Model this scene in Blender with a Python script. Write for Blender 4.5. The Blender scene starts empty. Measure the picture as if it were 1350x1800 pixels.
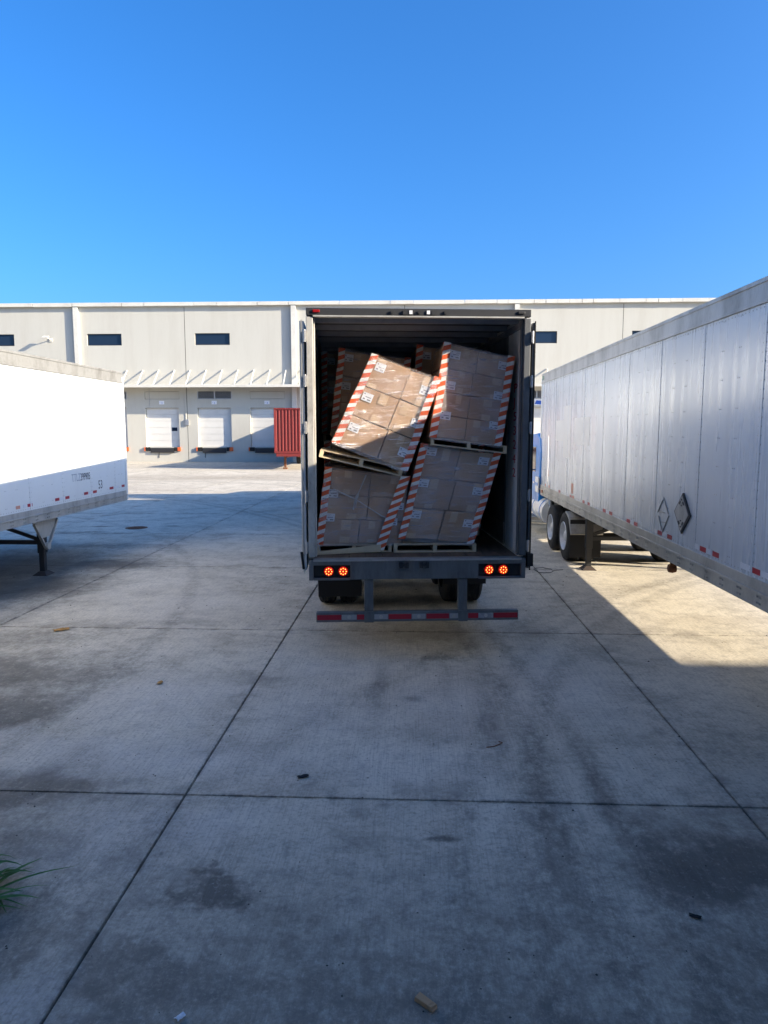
import bpy, math, random
from mathutils import Vector, Matrix, noise
random.seed(7)
R = math.radians
sc = bpy.context.scene
COL = sc.collection

# ------------------------------------------------------------------ camera
cam_d = bpy.data.cameras.new('camera'); cam = bpy.data.objects.new('camera', cam_d); COL.objects.link(cam)
cam_d.lens = 24.96; cam_d.sensor_width = 36; cam_d.clip_end = 2000; cam_d.clip_start = 0.05
cam.location = (0, 0, 2.75); cam.rotation_euler = (R(90 - 6.63), 0, R(2.52))
sc.camera = cam
# ------------------------------------------------------------------ sky and sun
SUN = Vector((3.4, -1.0, 1.394)).normalized()
w = bpy.data.worlds.new('World'); sc.world = w; w.use_nodes = True
nt = w.node_tree; nt.nodes.clear()
sky = nt.nodes.new('ShaderNodeTexSky'); sky.sky_type = 'NISHITA'; sky.sun_disc = False
sky.sun_elevation = math.asin(SUN.z); sky.sun_rotation = math.atan2(SUN.x, SUN.y)
sky.air_density = 1.0; sky.dust_density = 3.2; sky.ozone_density = 9.0; sky.altitude = 0
hs = nt.nodes.new('ShaderNodeHueSaturation'); hs.inputs['Saturation'].default_value = 1.10
bgn = nt.nodes.new('ShaderNodeBackground'); bgn.inputs[1].default_value = 0.14
wo = nt.nodes.new('ShaderNodeOutputWorld')
nt.links.new(sky.outputs[0], hs.inputs['Color']); nt.links.new(hs.outputs[0], bgn.inputs[0]); nt.links.new(bgn.outputs[0], wo.inputs[0])
sl = bpy.data.lights.new('sun', 'SUN'); sl.energy = 5.0; sl.angle = R(0.5); sl.color = (1.0, 0.88, 0.69)
so = bpy.data.objects.new('sun', sl); COL.objects.link(so); so.rotation_euler = SUN.to_track_quat('Z', 'Y').to_euler()
so.location = SUN * 60
vs = sc.view_settings; vs.view_transform = 'Standard'; vs.look = 'None'; vs.gamma = 1; vs.use_curve_mapping = False
vs.exposure = 1.22
sc.cycles.transparent_max_bounces = 10; sc.cycles.max_bounces = 6; sc.cycles.diffuse_bounces = 3; sc.cycles.glossy_bounces = 3

# ------------------------------------------------------------------ materials
class NT:
    def __init__(s, name):
        s.m = bpy.data.materials.new(name); s.m.use_nodes = True; s.t = s.m.node_tree; s.t.nodes.clear()
        s.out = s.n('ShaderNodeOutputMaterial')
    def n(s, t, **k):
        x = s.t.nodes.new(t)
        for a, b in k.items(): setattr(x, a, b)
        return x
    def l(s, a, b): s.t.links.new(a, b)
    def inp(s, sock, v):
        if hasattr(v, 'default_value') or hasattr(v, 'is_output'): s.l(v, sock)
        else: sock.default_value = v
    def math(s, op, a, b=0.0, clamp=False):
        x = s.n('ShaderNodeMath', operation=op, use_clamp=clamp); s.inp(x.inputs[0], a); s.inp(x.inputs[1], b); return x.outputs[0]
    def pos(s): return s.n('ShaderNodeNewGeometry').outputs['Position']
    def obj(s): return s.n('ShaderNodeTexCoord').outputs['Object']
    def scale(s, v, sc_, loc=(0, 0, 0), rot=(0, 0, 0)):
        x = s.n('ShaderNodeMapping'); s.l(v, x.inputs[0]); x.inputs['Scale'].default_value = sc_; x.inputs['Location'].default_value = loc; x.inputs['Rotation'].default_value = rot; return x.outputs[0]
    def noise(s, v, sc_=1.0, det=4, rough=.55, dist=0):
        x = s.n('ShaderNodeTexNoise'); s.l(v, x.inputs['Vector']); x.inputs['Scale'].default_value = sc_; x.inputs['Detail'].default_value = det; x.inputs['Roughness'].default_value = rough; x.inputs['Distortion'].default_value = dist; return x.outputs[0]
    def ramp(s, v, a, b, c=0.0, d=1.0):
        x = s.n('ShaderNodeMapRange', clamp=True); s.inp(x.inputs[0], v); x.inputs[1].default_value = a; x.inputs[2].default_value = b; x.inputs[3].default_value = c; x.inputs[4].default_value = d; return x.outputs[0]
    def mix(s, f, a, b, bt='MIX'):
        x = s.n('ShaderNodeMix', data_type='RGBA', blend_type=bt); s.inp(x.inputs[0], f)
        for sock, v in ((x.inputs[6], a), (x.inputs[7], b)):
            if isinstance(v, tuple): sock.default_value = (v + (1,))[:4]
            else: s.l(v, sock)
        return x.outputs[2]
    def bump(s, h, strength=.3, dist=.01):
        x = s.n('ShaderNodeBump'); s.l(h, x.inputs['Height']); x.inputs['Strength'].default_value = strength; x.inputs['Distance'].default_value = dist; return x.outputs[0]
    def bsdf(s, col, rough=.6, metal=0.0, nrm=None, spec=.5, **k):
        x = s.n('ShaderNodeBsdfPrincipled')
        if isinstance(col, tuple): x.inputs['Base Color'].default_value = (col + (1,))[:4]
        else: s.l(col, x.inputs['Base Color'])
        s.inp(x.inputs['Roughness'], rough); s.inp(x.inputs['Metallic'], metal); x.inputs['Specular IOR Level'].default_value = spec
        if nrm: s.l(nrm, x.inputs['Normal'])
        for a, b in k.items(): s.inp(x.inputs[a.replace('_', ' ')], b)
        return x
    def done(s, b): s.l(b.outputs[0], s.out.inputs[0]); return s.m

def worn(name, col, rough=.5, metal=0.0, dirt=(.25, .22, .18), amount=.35, sc_=3.0, streak=(1, 1, 1), bump=.1, spec=.5, fine=40):
    """painted / plain surface with blotches of dirt and a little relief"""
    m = NT(name); p = m.scale(m.pos(), streak)
    a = m.noise(p, sc_, 6, .65); f = m.noise(p, fine, 3)
    k = m.math('MULTIPLY', m.ramp(a, .45, .75), amount)
    k = m.math('ADD', k, m.math('MULTIPLY', m.ramp(f, .5, .8), amount * .35), True)
    c = m.mix(k, col, dirt)
    r = m.ramp(a, .3, .8, rough * .85, min(1, rough * 1.3))
    return m.done(m.bsdf(c, r, metal, m.bump(f, bump, .002), spec))

def plain(name, col, rough=.5, metal=0.0, spec=.5, **k):
    m = NT(name); f = m.noise(m.pos(), 25, 3)
    c = m.mix(m.ramp(f, .35, .75, 0, .18), col, tuple(x * .6 for x in col))
    return m.done(m.bsdf(c, rough, metal, None, spec, **k))

# concrete yard: broom marks, blotches, oil and tyre stains where the yard has them, shade painted in near the dock
def make_concrete(name):
    m = NT(name); p = m.pos()
    big = m.noise(p, .30, 3, .6); mid = m.noise(p, 1.5, 6, .72); m2 = m.noise(p, 5.5, 5, .75); fine = m.noise(p, 30, 4, .75)
    broom = m.noise(m.scale(p, (70, 2.2, 1), rot=(0, 0, R(2))), 1, 3, .7)
    grit = m.noise(m.scale(p, (1, .6, 1)), 14, 5, .85)
    base = m.mix(m.ramp(big, .35, .68), (.57, .505, .395), (.71, .64, .515))
    base = m.mix(m.ramp(mid, .48, .70, 0, .60), base, (.28, .245, .195))
    base = m.mix(m.ramp(m2, .50, .68, 0, .50), base, (.26, .23, .19)); base = m.mix(m.ramp(m2, .28, .42, .40, 0), base, (.68, .63, .54))
    base = m.mix(m.ramp(mid, .24, .42, .40, 0), base, (.66, .60, .50))
    wob = m.n('ShaderNodeTexNoise'); m.l(p, wob.inputs['Vector']); wob.inputs['Scale'].default_value = 1.3; wob.inputs['Detail'].default_value = 5; wob.inputs['Roughness'].default_value = .7
    wv = m.n('ShaderNodeVectorMath', operation='MULTIPLY_ADD'); m.l(wob.outputs['Color'], wv.inputs[0]); wv.inputs[1].default_value = (1.3, 1.3, 0); m.l(p, wv.inputs[2])
    wn = m.n('ShaderNodeVectorMath', operation='MULTIPLY_ADD'); m.l(wob.outputs['Color'], wn.inputs[0]); wn.inputs[1].default_value = (.2, .2, 0); m.l(p, wn.inputs[2])
    pw, pn = wv.outputs[0], wn.outputs[0]   # wobbled by about .65 and .1
    def dist(cx, cy, rx, ry, calm=False):
        calm = calm or min(rx, ry) < .2; o_ = .1 if calm else .65
        mp = m.n('ShaderNodeVectorMath', operation='SUBTRACT'); m.l(pn if calm else pw, mp.inputs[0]); mp.inputs[1].default_value = (cx + o_, cy + o_, 0)
        ml = m.n('ShaderNodeVectorMath', operation='MULTIPLY'); m.l(mp.outputs[0], ml.inputs[0]); ml.inputs[1].default_value = (1 / rx, 1 / ry, 0)
        ln = m.n('ShaderNodeVectorMath', operation='LENGTH'); m.l(ml.outputs[0], ln.inputs[0]); return ln.outputs['Value']
    def gather(lst):
        acc = None
        for b in lst:
            k = m.ramp(dist(*b[:4]), .35, 1.25, b[4], 0); acc = k if acc is None else m.math('MAXIMUM', acc, k)
        return acc
    # grime and the painted near shade break up into grit at their edges
    g1 = gather(STAINS_AND_SHADE)
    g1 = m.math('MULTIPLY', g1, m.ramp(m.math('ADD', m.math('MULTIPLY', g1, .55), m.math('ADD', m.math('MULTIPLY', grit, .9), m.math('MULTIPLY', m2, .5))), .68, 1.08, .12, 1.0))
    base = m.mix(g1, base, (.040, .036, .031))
    base = m.mix(gather(BROWN), base, (.18, .125, .075))
    base = m.mix(m.math('MULTIPLY', gather(PALE), m.ramp(m2, .3, .6, .4, 1)), base, (.66, .615, .55))
    # tyre sweeps: arcs of rubber
    for cx, cy, rr, wd, k in TYRES:
        d = m.math('ABSOLUTE', m.math('SUBTRACT', dist(cx, cy, 1, 1, True), rr))
        base = m.mix(m.math('MULTIPLY', m.ramp(d, wd * .4, wd, k, 0), m.ramp(grit, .40, .62, .15, 1)), base, (.07, .064, .055))
    # dirt lodged along the joints
    sep = m.n('ShaderNodeSeparateXYZ'); m.l(p, sep.inputs[0])
    jx = m.math('PINGPONG', m.math('ADD', sep.outputs[0], 1.73 + 4.13 * 20), 4.13 / 2); jy = m.math('PINGPONG', m.math('ADD', sep.outputs[1], -5.03 + 4.45 * 20), 4.45 / 2)
    jd = m.math('MINIMUM', jx, jy)
    base = m.mix(m.math('MULTIPLY', m.ramp(jd, .010, .04, .55, 0), m.ramp(m2, .42, .60)), base, (.05, .045, .04))
    base = m.mix(m.math('MULTIPLY', m.ramp(jd, .05, .35, .35, 0), m.ramp(mid, .45, .6)), base, (.20, .175, .145))
    vor = m.n('ShaderNodeTexVoronoi'); m.l(m.scale(p, (1, .7, 1)), vor.inputs['Vector']); vor.inputs['Scale'].default_value = 2.6
    drip = m.ramp(m.math('ADD', vor.outputs['Distance'], m.math('MULTIPLY', fine, .12)), .07, .115, .7, 0)
    base = m.mix(m.math('MULTIPLY', drip, m.ramp(mid, .48, .56)), base, (.06, .055, .05))
    base = m.mix(m.ramp(fine, .50, .68, 0, .50), base, (.17, .152, .125)); base = m.mix(m.ramp(fine, .28, .44, .30, 0), base, (.70, .66, .58))
    base = m.mix(m.ramp(broom, .48, .72, 0, .42), base, (.23, .207, .172))
    h = m.math('ADD', m.math('MULTIPLY', broom, .9), m.math('ADD', fine, m.math('MULTIPLY', grit, .6)))
    return m.done(m.bsdf(base, m.ramp(mid, .3, .7, .60, .9), 0, m.bump(h, .6, .006), .35))
TYRES = [(-20, 8.0, 14.2, .16, .4), (-20, 8.0, 16.6, .16, .35), (14, 3, 13.3, .16, .38), (14, 3, 13.75, .14, .32), (-30, 4, 31.1, .15, .42), (-30, 4, 31.5, .13, .36), (18, -4, 21.6, .2, .3), (-12, 30, 9.5, .3, .3), (-12, 30, 7.2, .3, .3)]
STAINS_AND_SHADE = [(-.3, 2.0, 5.5, 2.7, .66), (2.6, 2.9, 2.4, 2.0, .7), (-8.4, 13.6, 2.8, 2.8, .93), (-6.9, 12.0, 1.7, 1.8, .85), (-6.5, 14.2, 1.7, .8, .85), (-7.3, 16.4, 1.8, .5, .6), (-4.7, 7.6, 1.9, 1.0, .72), (-4.0, 6.5, 1.0, .9, .75), (-5.2, 8.9, 1.5, .6, .55), (-5.5, 6.2, 1.3, 1.3, .7),  # first broad blob paints the building's shade falloff into the near yard
          (-3.0, 5.0, .9, .6, .78), (-2.6, 4.3, .8, .5, .6), (-1.22, 4.0, .40, .27, .82), (-1.35, 3.25, .85, .4, .66), (-2.75, 3.95, .6, .45, .6), (-2.2, 3.5, .6, .5, .6), (-3.3, 9.8, .7, .22, .5), (1.95, 4.35, .9, .7, .8), (1.35, 3.1, .7, .35, .5), (.95, 4.4, .17, 1.9, .62), (1.42, 4.8, .15, 1.8, .55), (.72, 6.6, .17, 1.7, .5), (-.38, 7.4, .13, 1.2, .55), (.35, 7.6, .12, 1.0, .4),
          (.55, 3.6, .7, .5, .4), (0, 7.04, .14, .11, .7), (.2, 4.52, .22, .05, .75), (.35, 8.3, .25, .22, .5), (2.9, 6.2, 1.2, .8, .35), (-9.0, 18.5, .9, .25, .6), (-6.95, 19.9, .35, .14, .8), (-8.95, 19.7, .4, .12, .8), (-6.2, 17.8, 1.5, .5, .35), (3.6, 4.0, 1.0, 1.2, .5), (-2.6, 12.6, 1.3, .8, .3), (-.6, 5.2, .5, .4, .3), (.2, 6.1, .5, .18, .35)]
BROWN = [(.3, 9.4, 1.5, .6, .42), (.5, 6.4, .9, .3, .25), (-12, 40, 9, 3, .3), (-15, 52, 8, 2, .25), (-18, 33, 7, 2, .3), (4.6, 10.2, 1.2, .3, .2)]
PALE = [(-2.2, 5.6, 1.6, .5, .5), (.4, 6.9, 1.0, .9, .4), (1.6, 7.6, .7, 1.2, .35), (-.8, 8.3, .8, 1.0, .4), (-3.6, 10.8, 1.2, 1.2, .45), (-1.6, 4.6, .5, .35, .5), (-2.6, 7.0, .9, .7, .45), (-3.2, 5.9, 1.0, .25, .45), (-.9, 6.6, .7, .8, .3), (-2.0, 4.5, .6, .6, .35), (.0, 5.6, .8, .5, .3), (-1.9, 3.05, .35, .25, .5), (-4.7, 12, .8, 2, .3)]
M = {}
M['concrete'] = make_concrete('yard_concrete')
M['joint'] = plain('joint_filler', (.03, .03, .028), .9)
M['wall'] = worn('warehouse_stucco', (.53, .51, .445), .85, 0, (.36, .32, .26), .30, .5, (1.6, 1, .18), .25, .2, 9)
M['wall_grey'] = worn('grey_stucco', (.30, .29, .27), .85, 0, (.2, .18, .15), .2, .35)
M['wall_trim'] = worn('warehouse_trim', (.66, .635, .56), .6, 0, (.26, .22, .18), .3, .9, (1, 1, 1), .1, .3, 12)
M['door_white'] = worn('dock_door_paint', (.68, .66, .61), .45, 0, (.36, .32, .28), .2, .8, (1, 1, 1), .1)
M['glass_dark'] = NT('window_glass'); _g = M['glass_dark']; M['glass_dark'] = _g.done(_g.bsdf((.012, .022, .045), .06, 0, None, .6))
M['dark'] = plain('black_steel', (.025, .025, .027), .55)
M['black'] = plain('black_rubber', (.018, .018, .019), .75, 0, .3)
M['tyre'] = worn('tyre_rubber', (.020, .020, .021), .8, 0, (.10, .09, .075), .4, 6, (1, 1, 1), .3, .3)
M['orange'] = worn('dock_orange_paint', (.72, .13, .03), .6, 0, (.2, .1, .06), .4)
M['steel'] = worn('galvanised_steel', (.52, .52, .52), .42, .8, (.20, .17, .14), .4, 5)
M['chrome'] = NT('chrome'); _g = M['chrome']; M['chrome'] = _g.done(_g.bsdf((.82, .82, .82), _g.ramp(_g.noise(_g.pos(), 6), .3, .7, .08, .25), 1.0))
M['rim'] = worn('aluminium_rim', (.72, .72, .72), .4, .25, (.30, .28, .25), .35, 6)
M['trailer_white'] = worn('white_trailer_paint', (.82, .82, .79), .35, 0, (.45, .43, .40), .14, .9, (1, 1, .25), .03)
M['rail'] = worn('weathered_aluminium', (.50, .49, .46), .5, .35, (.16, .145, .12), .65, 2.2, (1, 1, .35), .12)
M['rail_dirty'] = worn('grimy_top_rail', (.27, .26, .235), .55, .2, (.10, .09, .075), .7, 3.0, (1, 1, .6), .12)
M['rail_warm'] = worn('weathered_bottom_rail', (.56, .53, .46), .5, .3, (.17, .15, .12), .55, 2.0, (1, 1, .5), .12)
# right trailer: thin aluminium-white skin with drip streaks and oil-canning
m = NT('streaked_white_trailer_skin'); p = m.pos()
st = m.noise(m.scale(p, (1, 5, .28)), 1, 5, .6); st2 = m.noise(m.scale(p, (1, 22, .5)), 1, 4, .6); bl = m.noise(p, .5, 4)
sep = m.n('ShaderNodeSeparateXYZ'); m.l(p, sep.inputs[0])
low = m.ramp(m.math('ADD', sep.outputs[2], m.math('MULTIPLY', bl, 1.2)), 2.2, 3.6, 1, .25)
k = m.math('MULTIPLY', m.ramp(st, .47, .72), low)
c = m.mix(m.math('MULTIPLY', k, .5), (.64, .68, .71), (.33, .36, .40)); c = m.mix(m.math('MULTIPLY', m.ramp(st2, .58, .8), .06), c, (.40, .40, .39))
c = m.mix(m.ramp(bl, .5, .7, 0, .25), c, (.70, .72, .72))
oc = m.noise(m.scale(p, (1, 1.6, .5)), 1, 2)
M['skin'] = m.done(m.bsdf(c, m.ramp(st, .3, .75, .20, .38), .15, m.bump(oc, .09, .03), .6))
M['patch'] = worn('repair_patch_paint', (.72, .72, .69), .4, .1, (.5, .49, .46), .25, 2)
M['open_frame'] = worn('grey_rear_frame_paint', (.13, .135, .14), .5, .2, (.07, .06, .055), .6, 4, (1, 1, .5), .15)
M['sill'] = worn('stained_grey_sill', (.16, .17, .175), .5, .2, (.06, .055, .05), .6, 6, (1, 1, .3), .2)
M['header'] = worn('dark_header_paint', (.035, .036, .04), .5, .1, (.02, .02, .02), .4, 4)
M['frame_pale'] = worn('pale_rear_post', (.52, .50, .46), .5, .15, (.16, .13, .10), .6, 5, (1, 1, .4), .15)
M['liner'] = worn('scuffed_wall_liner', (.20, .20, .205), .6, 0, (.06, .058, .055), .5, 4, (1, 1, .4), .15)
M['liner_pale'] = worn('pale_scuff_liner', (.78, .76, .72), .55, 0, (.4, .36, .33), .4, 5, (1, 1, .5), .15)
M['roof_in'] = worn('trailer_roof_inside', (.07, .07, .075), .6, 0, (.03, .03, .03), .5, 3)
M['bow'] = worn('roof_bow_steel', (.34, .34, .36), .4, .3, (.12, .12, .12), .4, 4)
M['floor_wood'] = worn('oak_trailer_floor', (.15, .095, .06), .65, 0, (.04, .03, .025), .7, 6, (1, .1, 1), .3)
M['tape_red'] = plain('red_reflective_tape', (.42, .012, .03), .35)
M['tape_white'] = plain('white_reflective_tape', (.75, .76, .78), .35)
M['tape_orange'] = worn('faded_tape', (.68, .26, .16), .5, 0, (.6, .5, .45), .6, 12)
M['ink'] = plain('black_lettering', (.035, .035, .045), .6)
M['ink_label'] = plain('label_print', (.16, .17, .20), .6)
M['ink_faded'] = plain('faded_lettering', (.40, .42, .46), .6)
M['red_paint'] = worn('red_marker_paint', (.55, .012, .018), .5, 0, (.5, .25, .24), .25, 30)
M['green_ink'] = plain('green_lettering', (.03, .25, .13), .5)
M['blue_ink'] = plain('blue_lettering', (.03, .12, .55), .5)
M['white_sign'] = plain('white_sign', (.82, .83, .86), .5)
M['red_steel'] = worn('red_container_paint', (.21, .022, .019), .55, 0, (.10, .025, .018), .55, 3, (1, 1, .5), .15)
M['blue_paint'] = worn('blue_truck_paint', (.0, .20, .60), .3, 0, (.01, .08, .28), .2, 2, (1, 1, 1), .02, .6)
M['white_paint'] = worn('white_truck_paint', (.80, .80, .77), .25, 0, (.5, .48, .44), .2, 2, (1, 1, 1), .02, .6)
M['grey_paint'] = worn('grey_truck_paint', (.35, .36, .38), .3, .1, (.2, .2, .2), .2, 2)
M['rust'] = worn('rusty_steel', (.20, .075, .03), .8, 0, (.07, .03, .015), .7, 8)
M['shoe'] = worn('rust_stained_shoe', (.045, .035, .03), .8, 0, (.13, .06, .03), .5, 8)
M['amber'] = plain('amber_lens', (.55, .12, .02), .3)
M['wood'] = worn('pallet_wood', (.70, .57, .38), .8, 0, (.36, .27, .16), .45, 9, (1, 1, 1), .25, .2, 60)
# cardboard
def cardboard(name, col):
    m = NT(name); p = m.obj(); n1 = m.noise(m.scale(p, (4, 4, 40)), 1, 4); n2 = m.noise(m.pos(), 3.5, 5)
    c = m.mix(m.ramp(n2, .4, .7, 0, .4), col, tuple(x * .72 for x in col)); c = m.mix(m.ramp(n1, .5, .75, 0, .15), c, tuple(x * .7 for x in col))
    return m.done(m.bsdf(c, .75, 0, m.bump(n1, .12, .002), .25))
M['card'] = [cardboard('cardboard', (.53, .32, .17)), cardboard('cardboard_dull', (.47, .285, .16)), cardboard('cardboard_light', (.57, .36, .20))]
M['packtape'] = NT('packing_tape'); _g = M['packtape']; M['packtape'] = _g.done(_g.bsdf((.64, .45, .28), .25, 0, None, .5))
m = NT('orange_white_corner_board'); uv = m.n('ShaderNodeUVMap').outputs[0]; sep = m.n('ShaderNodeSeparateXYZ'); m.l(uv, sep.inputs[0])
t = m.math('FRACT', m.math('DIVIDE', m.math('ADD', sep.outputs[1], m.math('MULTIPLY', sep.outputs[0], -.55)), .108))
k = m.math('GREATER_THAN', t, .47); n2 = m.noise(m.pos(), 14, 4)
c = m.mix(k, (.78, .76, .72), (.70, .115, .035)); c = m.mix(m.ramp(n2, .5, .75, 0, .3), c, (.38, .27, .22))
M['board'] = m.done(m.bsdf(c, .45, 0, m.bump(m.noise(m.pos(), 30, 3), .15, .004), .4))
# stretch film: mostly clear, thin pleats catch the light
def make_film(nm, lo, hi, cr):
    m = NT(nm); p = m.pos(); s1 = m.noise(m.scale(p, (3, 3, 26), rot=(0, R(12), 0)), 1, 6, .7, .6); s2 = m.noise(p, 2.2, 3); s3 = m.noise(m.scale(p, (9, 9, 60), rot=(0, R(-20), 0)), 1, 5, .7, .8)
    fac = m.math('ADD', m.ramp(s2, .36, .70, lo, hi), m.math('MULTIPLY', m.ramp(s1, .54, .70), cr), True)
    fac = m.math('ADD', fac, m.math('MULTIPLY', m.ramp(s3, .58, .72), .30), True)
    tr = m.n('ShaderNodeBsdfTransparent'); tr.inputs[0].default_value = (.97, .96, .96, 1)
    gl = m.n('ShaderNodeBsdfAnisotropic'); gl.inputs['Color'].default_value = (.92, .90, .92, 1); gl.inputs['Roughness'].default_value = .20; m.l(m.bump(m.math('ADD', s1, m.math('MULTIPLY', s3, .7)), .9, .03), gl.inputs['Normal'])
    df = m.n('ShaderNodeBsdfDiffuse'); df.inputs[0].default_value = (.80, .76, .78, 1); gd = m.n('ShaderNodeMixShader'); gd.inputs[0].default_value = .55 if hi > .3 else .30; m.l(gl.outputs[0], gd.inputs[1]); m.l(df.outputs[0], gd.inputs[2])
    mx = m.n('ShaderNodeMixShader'); m.l(fac, mx.inputs[0]); m.l(tr.outputs[0], mx.inputs[1]); m.l(gd.outputs[0], mx.inputs[2])
    return m.done(mx)
M['film'] = make_film('stretch_film_shaded', .10, .40, .50); M['film_sunlit'] = make_film('stretch_film_sunlit', .03, .22, .75)  # veil painted into the copy for shaded loads, clearer copy for the sunlit load
def emit(name, col, st):
    m = NT(name); b = m.bsdf(col, .3); b.inputs['Emission Color'].default_value = col + (1,); b.inputs['Emission Strength'].default_value = st; return m.done(b)
M['lens'] = emit('lit_red_lens', (.50, .004, .002), .28)
M['led'] = emit('lit_led', (1.0, .25, .05), 3.2)
M['lens_off'] = plain('unlit_red_lens', (.30, .01, .012), .25)
m = NT('grass_blade'); n1 = m.noise(m.obj(), 9, 3); c = m.mix(m.ramp(n1, .35, .7), (.05, .14, .025), (.11, .22, .05)); M['grass'] = m.done(m.bsdf(c, .5, 0, None, .4))
M['leaf_dry'] = worn('dry_leaf', (.50, .26, .07), .8, 0, (.25, .12, .04), .5, 20)
M['film_rope'] = plain('twisted_film', (.45, .42, .40), .4)
M['pebble'] = plain('dark_grit', (.05, .046, .04), .9)

# ------------------------------------------------------------------ mesh helpers
class MB:
    def __init__(s): s.v = []; s.f = []; s.mi = []; s.uv = []
    def add(s, vs, fs, mi=0, uvs=None):
        b = len(s.v); s.v += [tuple(v) for v in vs]
        for i, f in enumerate(fs): s.f.append(tuple(b + j for j in f)); s.mi.append(mi); s.uv.append(uvs[i] if uvs else None)
        return s
    def hexa(s, c, mi=0):  # c: bottom 4 ccw, top 4 ccw
        return s.add(c, [(3, 2, 1, 0), (4, 5, 6, 7), (0, 1, 5, 4), (1, 2, 6, 5), (2, 3, 7, 6), (3, 0, 4, 7)], mi)
    def box(s, x0, x1, y0, y1, z0, z1, mi=0):
        return s.hexa([(x0, y0, z0), (x1, y0, z0), (x1, y1, z0), (x0, y1, z0), (x0, y0, z1), (x1, y0, z1), (x1, y1, z1), (x0, y1, z1)], mi)
    def bar(s, p, q, w, h, mi=0, up=(0, 0, 1)):
        p, q = Vector(p), Vector(q); d = (q - p).normalized(); u = Vector(up)
        if abs(d.dot(u)) > .98: u = Vector((0, 1, 0))
        a = d.cross(u).normalized() * w / 2; b = a.cross(d).normalized() * h / 2
        return s.hexa([p - a - b, p + a - b, q + a - b, q - a - b, p - a + b, p + a + b, q + a + b, q - a + b], mi)
    def cyl(s, p, q, r, n=12, r2=None, mi=0, caps=True):
        p, q = Vector(p), Vector(q); d = (q - p).normalized(); u = Vector((0, 0, 1)) if abs(d.z) < .9 else Vector((1, 0, 0))
        a = d.cross(u).normalized(); b = d.cross(a).normalized(); r2 = r if r2 is None else r2; vs = []
        for c, rr in ((p, r), (q, r2)):
            for i in range(n): t = 2 * math.pi * i / n; vs.append(c + a * math.cos(t) * rr + b * math.sin(t) * rr)
        fs = [(i, i + n, (i + 1) % n + n, (i + 1) % n) for i in range(n)]
        if caps: fs += [tuple(range(n)), tuple(reversed(range(n, 2 * n)))]
        return s.add(vs, fs, mi)
    def tube(s, pts, r, n=8, mi=0):
        for a, b in zip(pts[:-1], pts[1:]): s.cyl(a, b, r, n, None, mi)
        return s
    def lathe(s, prof, n=32, mi=0, c=(0, 0, 0)):  # (radius, x) around the x axis
        k = len(prof); vs = []
        for i in range(n):
            t = 2 * math.pi * i / n
            for r, x in prof: vs.append((c[0] + x, c[1] + r * math.cos(t), c[2] + r * math.sin(t)))
        fs = [(i * k + j, i * k + j + 1, (i + 1) % n * k + j + 1, (i + 1) % n * k + j) for i in range(n) for j in range(k - 1)]
        return s.add(vs, fs, mi)
    def prism(s, poly, x0, x1, mi=0):  # poly of (y,z), extruded along x
        n = len(poly); vs = [(x0, a, b) for a, b in poly] + [(x1, a, b) for a, b in poly]
        fs = [(i, (i + 1) % n, (i + 1) % n + n, i + n) for i in range(n)] + [tuple(reversed(range(n))), tuple(range(n, 2 * n))]
        return s.add(vs, fs, mi)
    def quad(s, a, b, c, d, mi=0, uv=None): return s.add([a, b, c, d], [(0, 1, 2, 3)], mi, [uv] if uv else None)
    def mesh(s, name, mats, smooth=False):
        me = bpy.data.meshes.new(name); me.from_pydata(s.v, [], s.f)
        for mt in (mats if isinstance(mats, (list, tuple)) else [mats]): me.materials.append(mt)
        me.polygons.foreach_set('material_index', s.mi)
        if any(s.uv):
            l = me.uv_layers.new(name='UVMap')
            for pg, u in zip(me.polygons, s.uv):
                if u:
                    for li, c in zip(pg.loop_indices, u): l.data[li].uv = c
        me.update()
        import bmesh
        bm = bmesh.new(); bm.from_mesh(me); bmesh.ops.recalc_face_normals(bm, faces=bm.faces); bm.to_mesh(me); bm.free()
        if smooth:
            me.polygons.foreach_set('use_smooth', [True] * len(me.polygons))
            me.set_sharp_from_angle(angle=R(35))
        return me
    def build(s, name, mats, parent=None, smooth=False, bevel=0):
        return put(name, s.mesh(name, mats, smooth), parent, bevel)
def put(name, me, parent=None, bevel=0, loc=(0, 0, 0), rot=(0, 0, 0)):
    o = bpy.data.objects.new(name, me); COL.objects.link(o); o.parent = parent; o.location = loc; o.rotation_euler = rot
    if bevel:
        b = o.modifiers.new('bevel', 'BEVEL'); b.width = bevel; b.segments = 2; b.limit_method = 'ANGLE'
    return o
def tag(o, label, cat, group=None):
    o['label'] = label; o['category'] = cat
    if group: o['group'] = group
    return o
def thing(name, label, cat, loc=(0, 0, 0), rz=0, group=None):
    o = bpy.data.objects.new(name, None); COL.objects.link(o); o.location = loc; o.rotation_euler = (0, 0, rz); o.empty_display_size = .3
    return tag(o, label, cat, group)
def kind(o, k): o['kind'] = k; return o
def box(name, mat, parent, x0, x1, y0, y1, z0, z1, bevel=0): return MB().box(x0, x1, y0, y1, z0, z1).build(name, mat, parent, False, bevel)
def copy_tree(o, parent=None):
    c = o.copy(); COL.objects.link(c); c.parent = parent
    for ch in list(o.children): copy_tree(ch, c)
    return c
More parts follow.
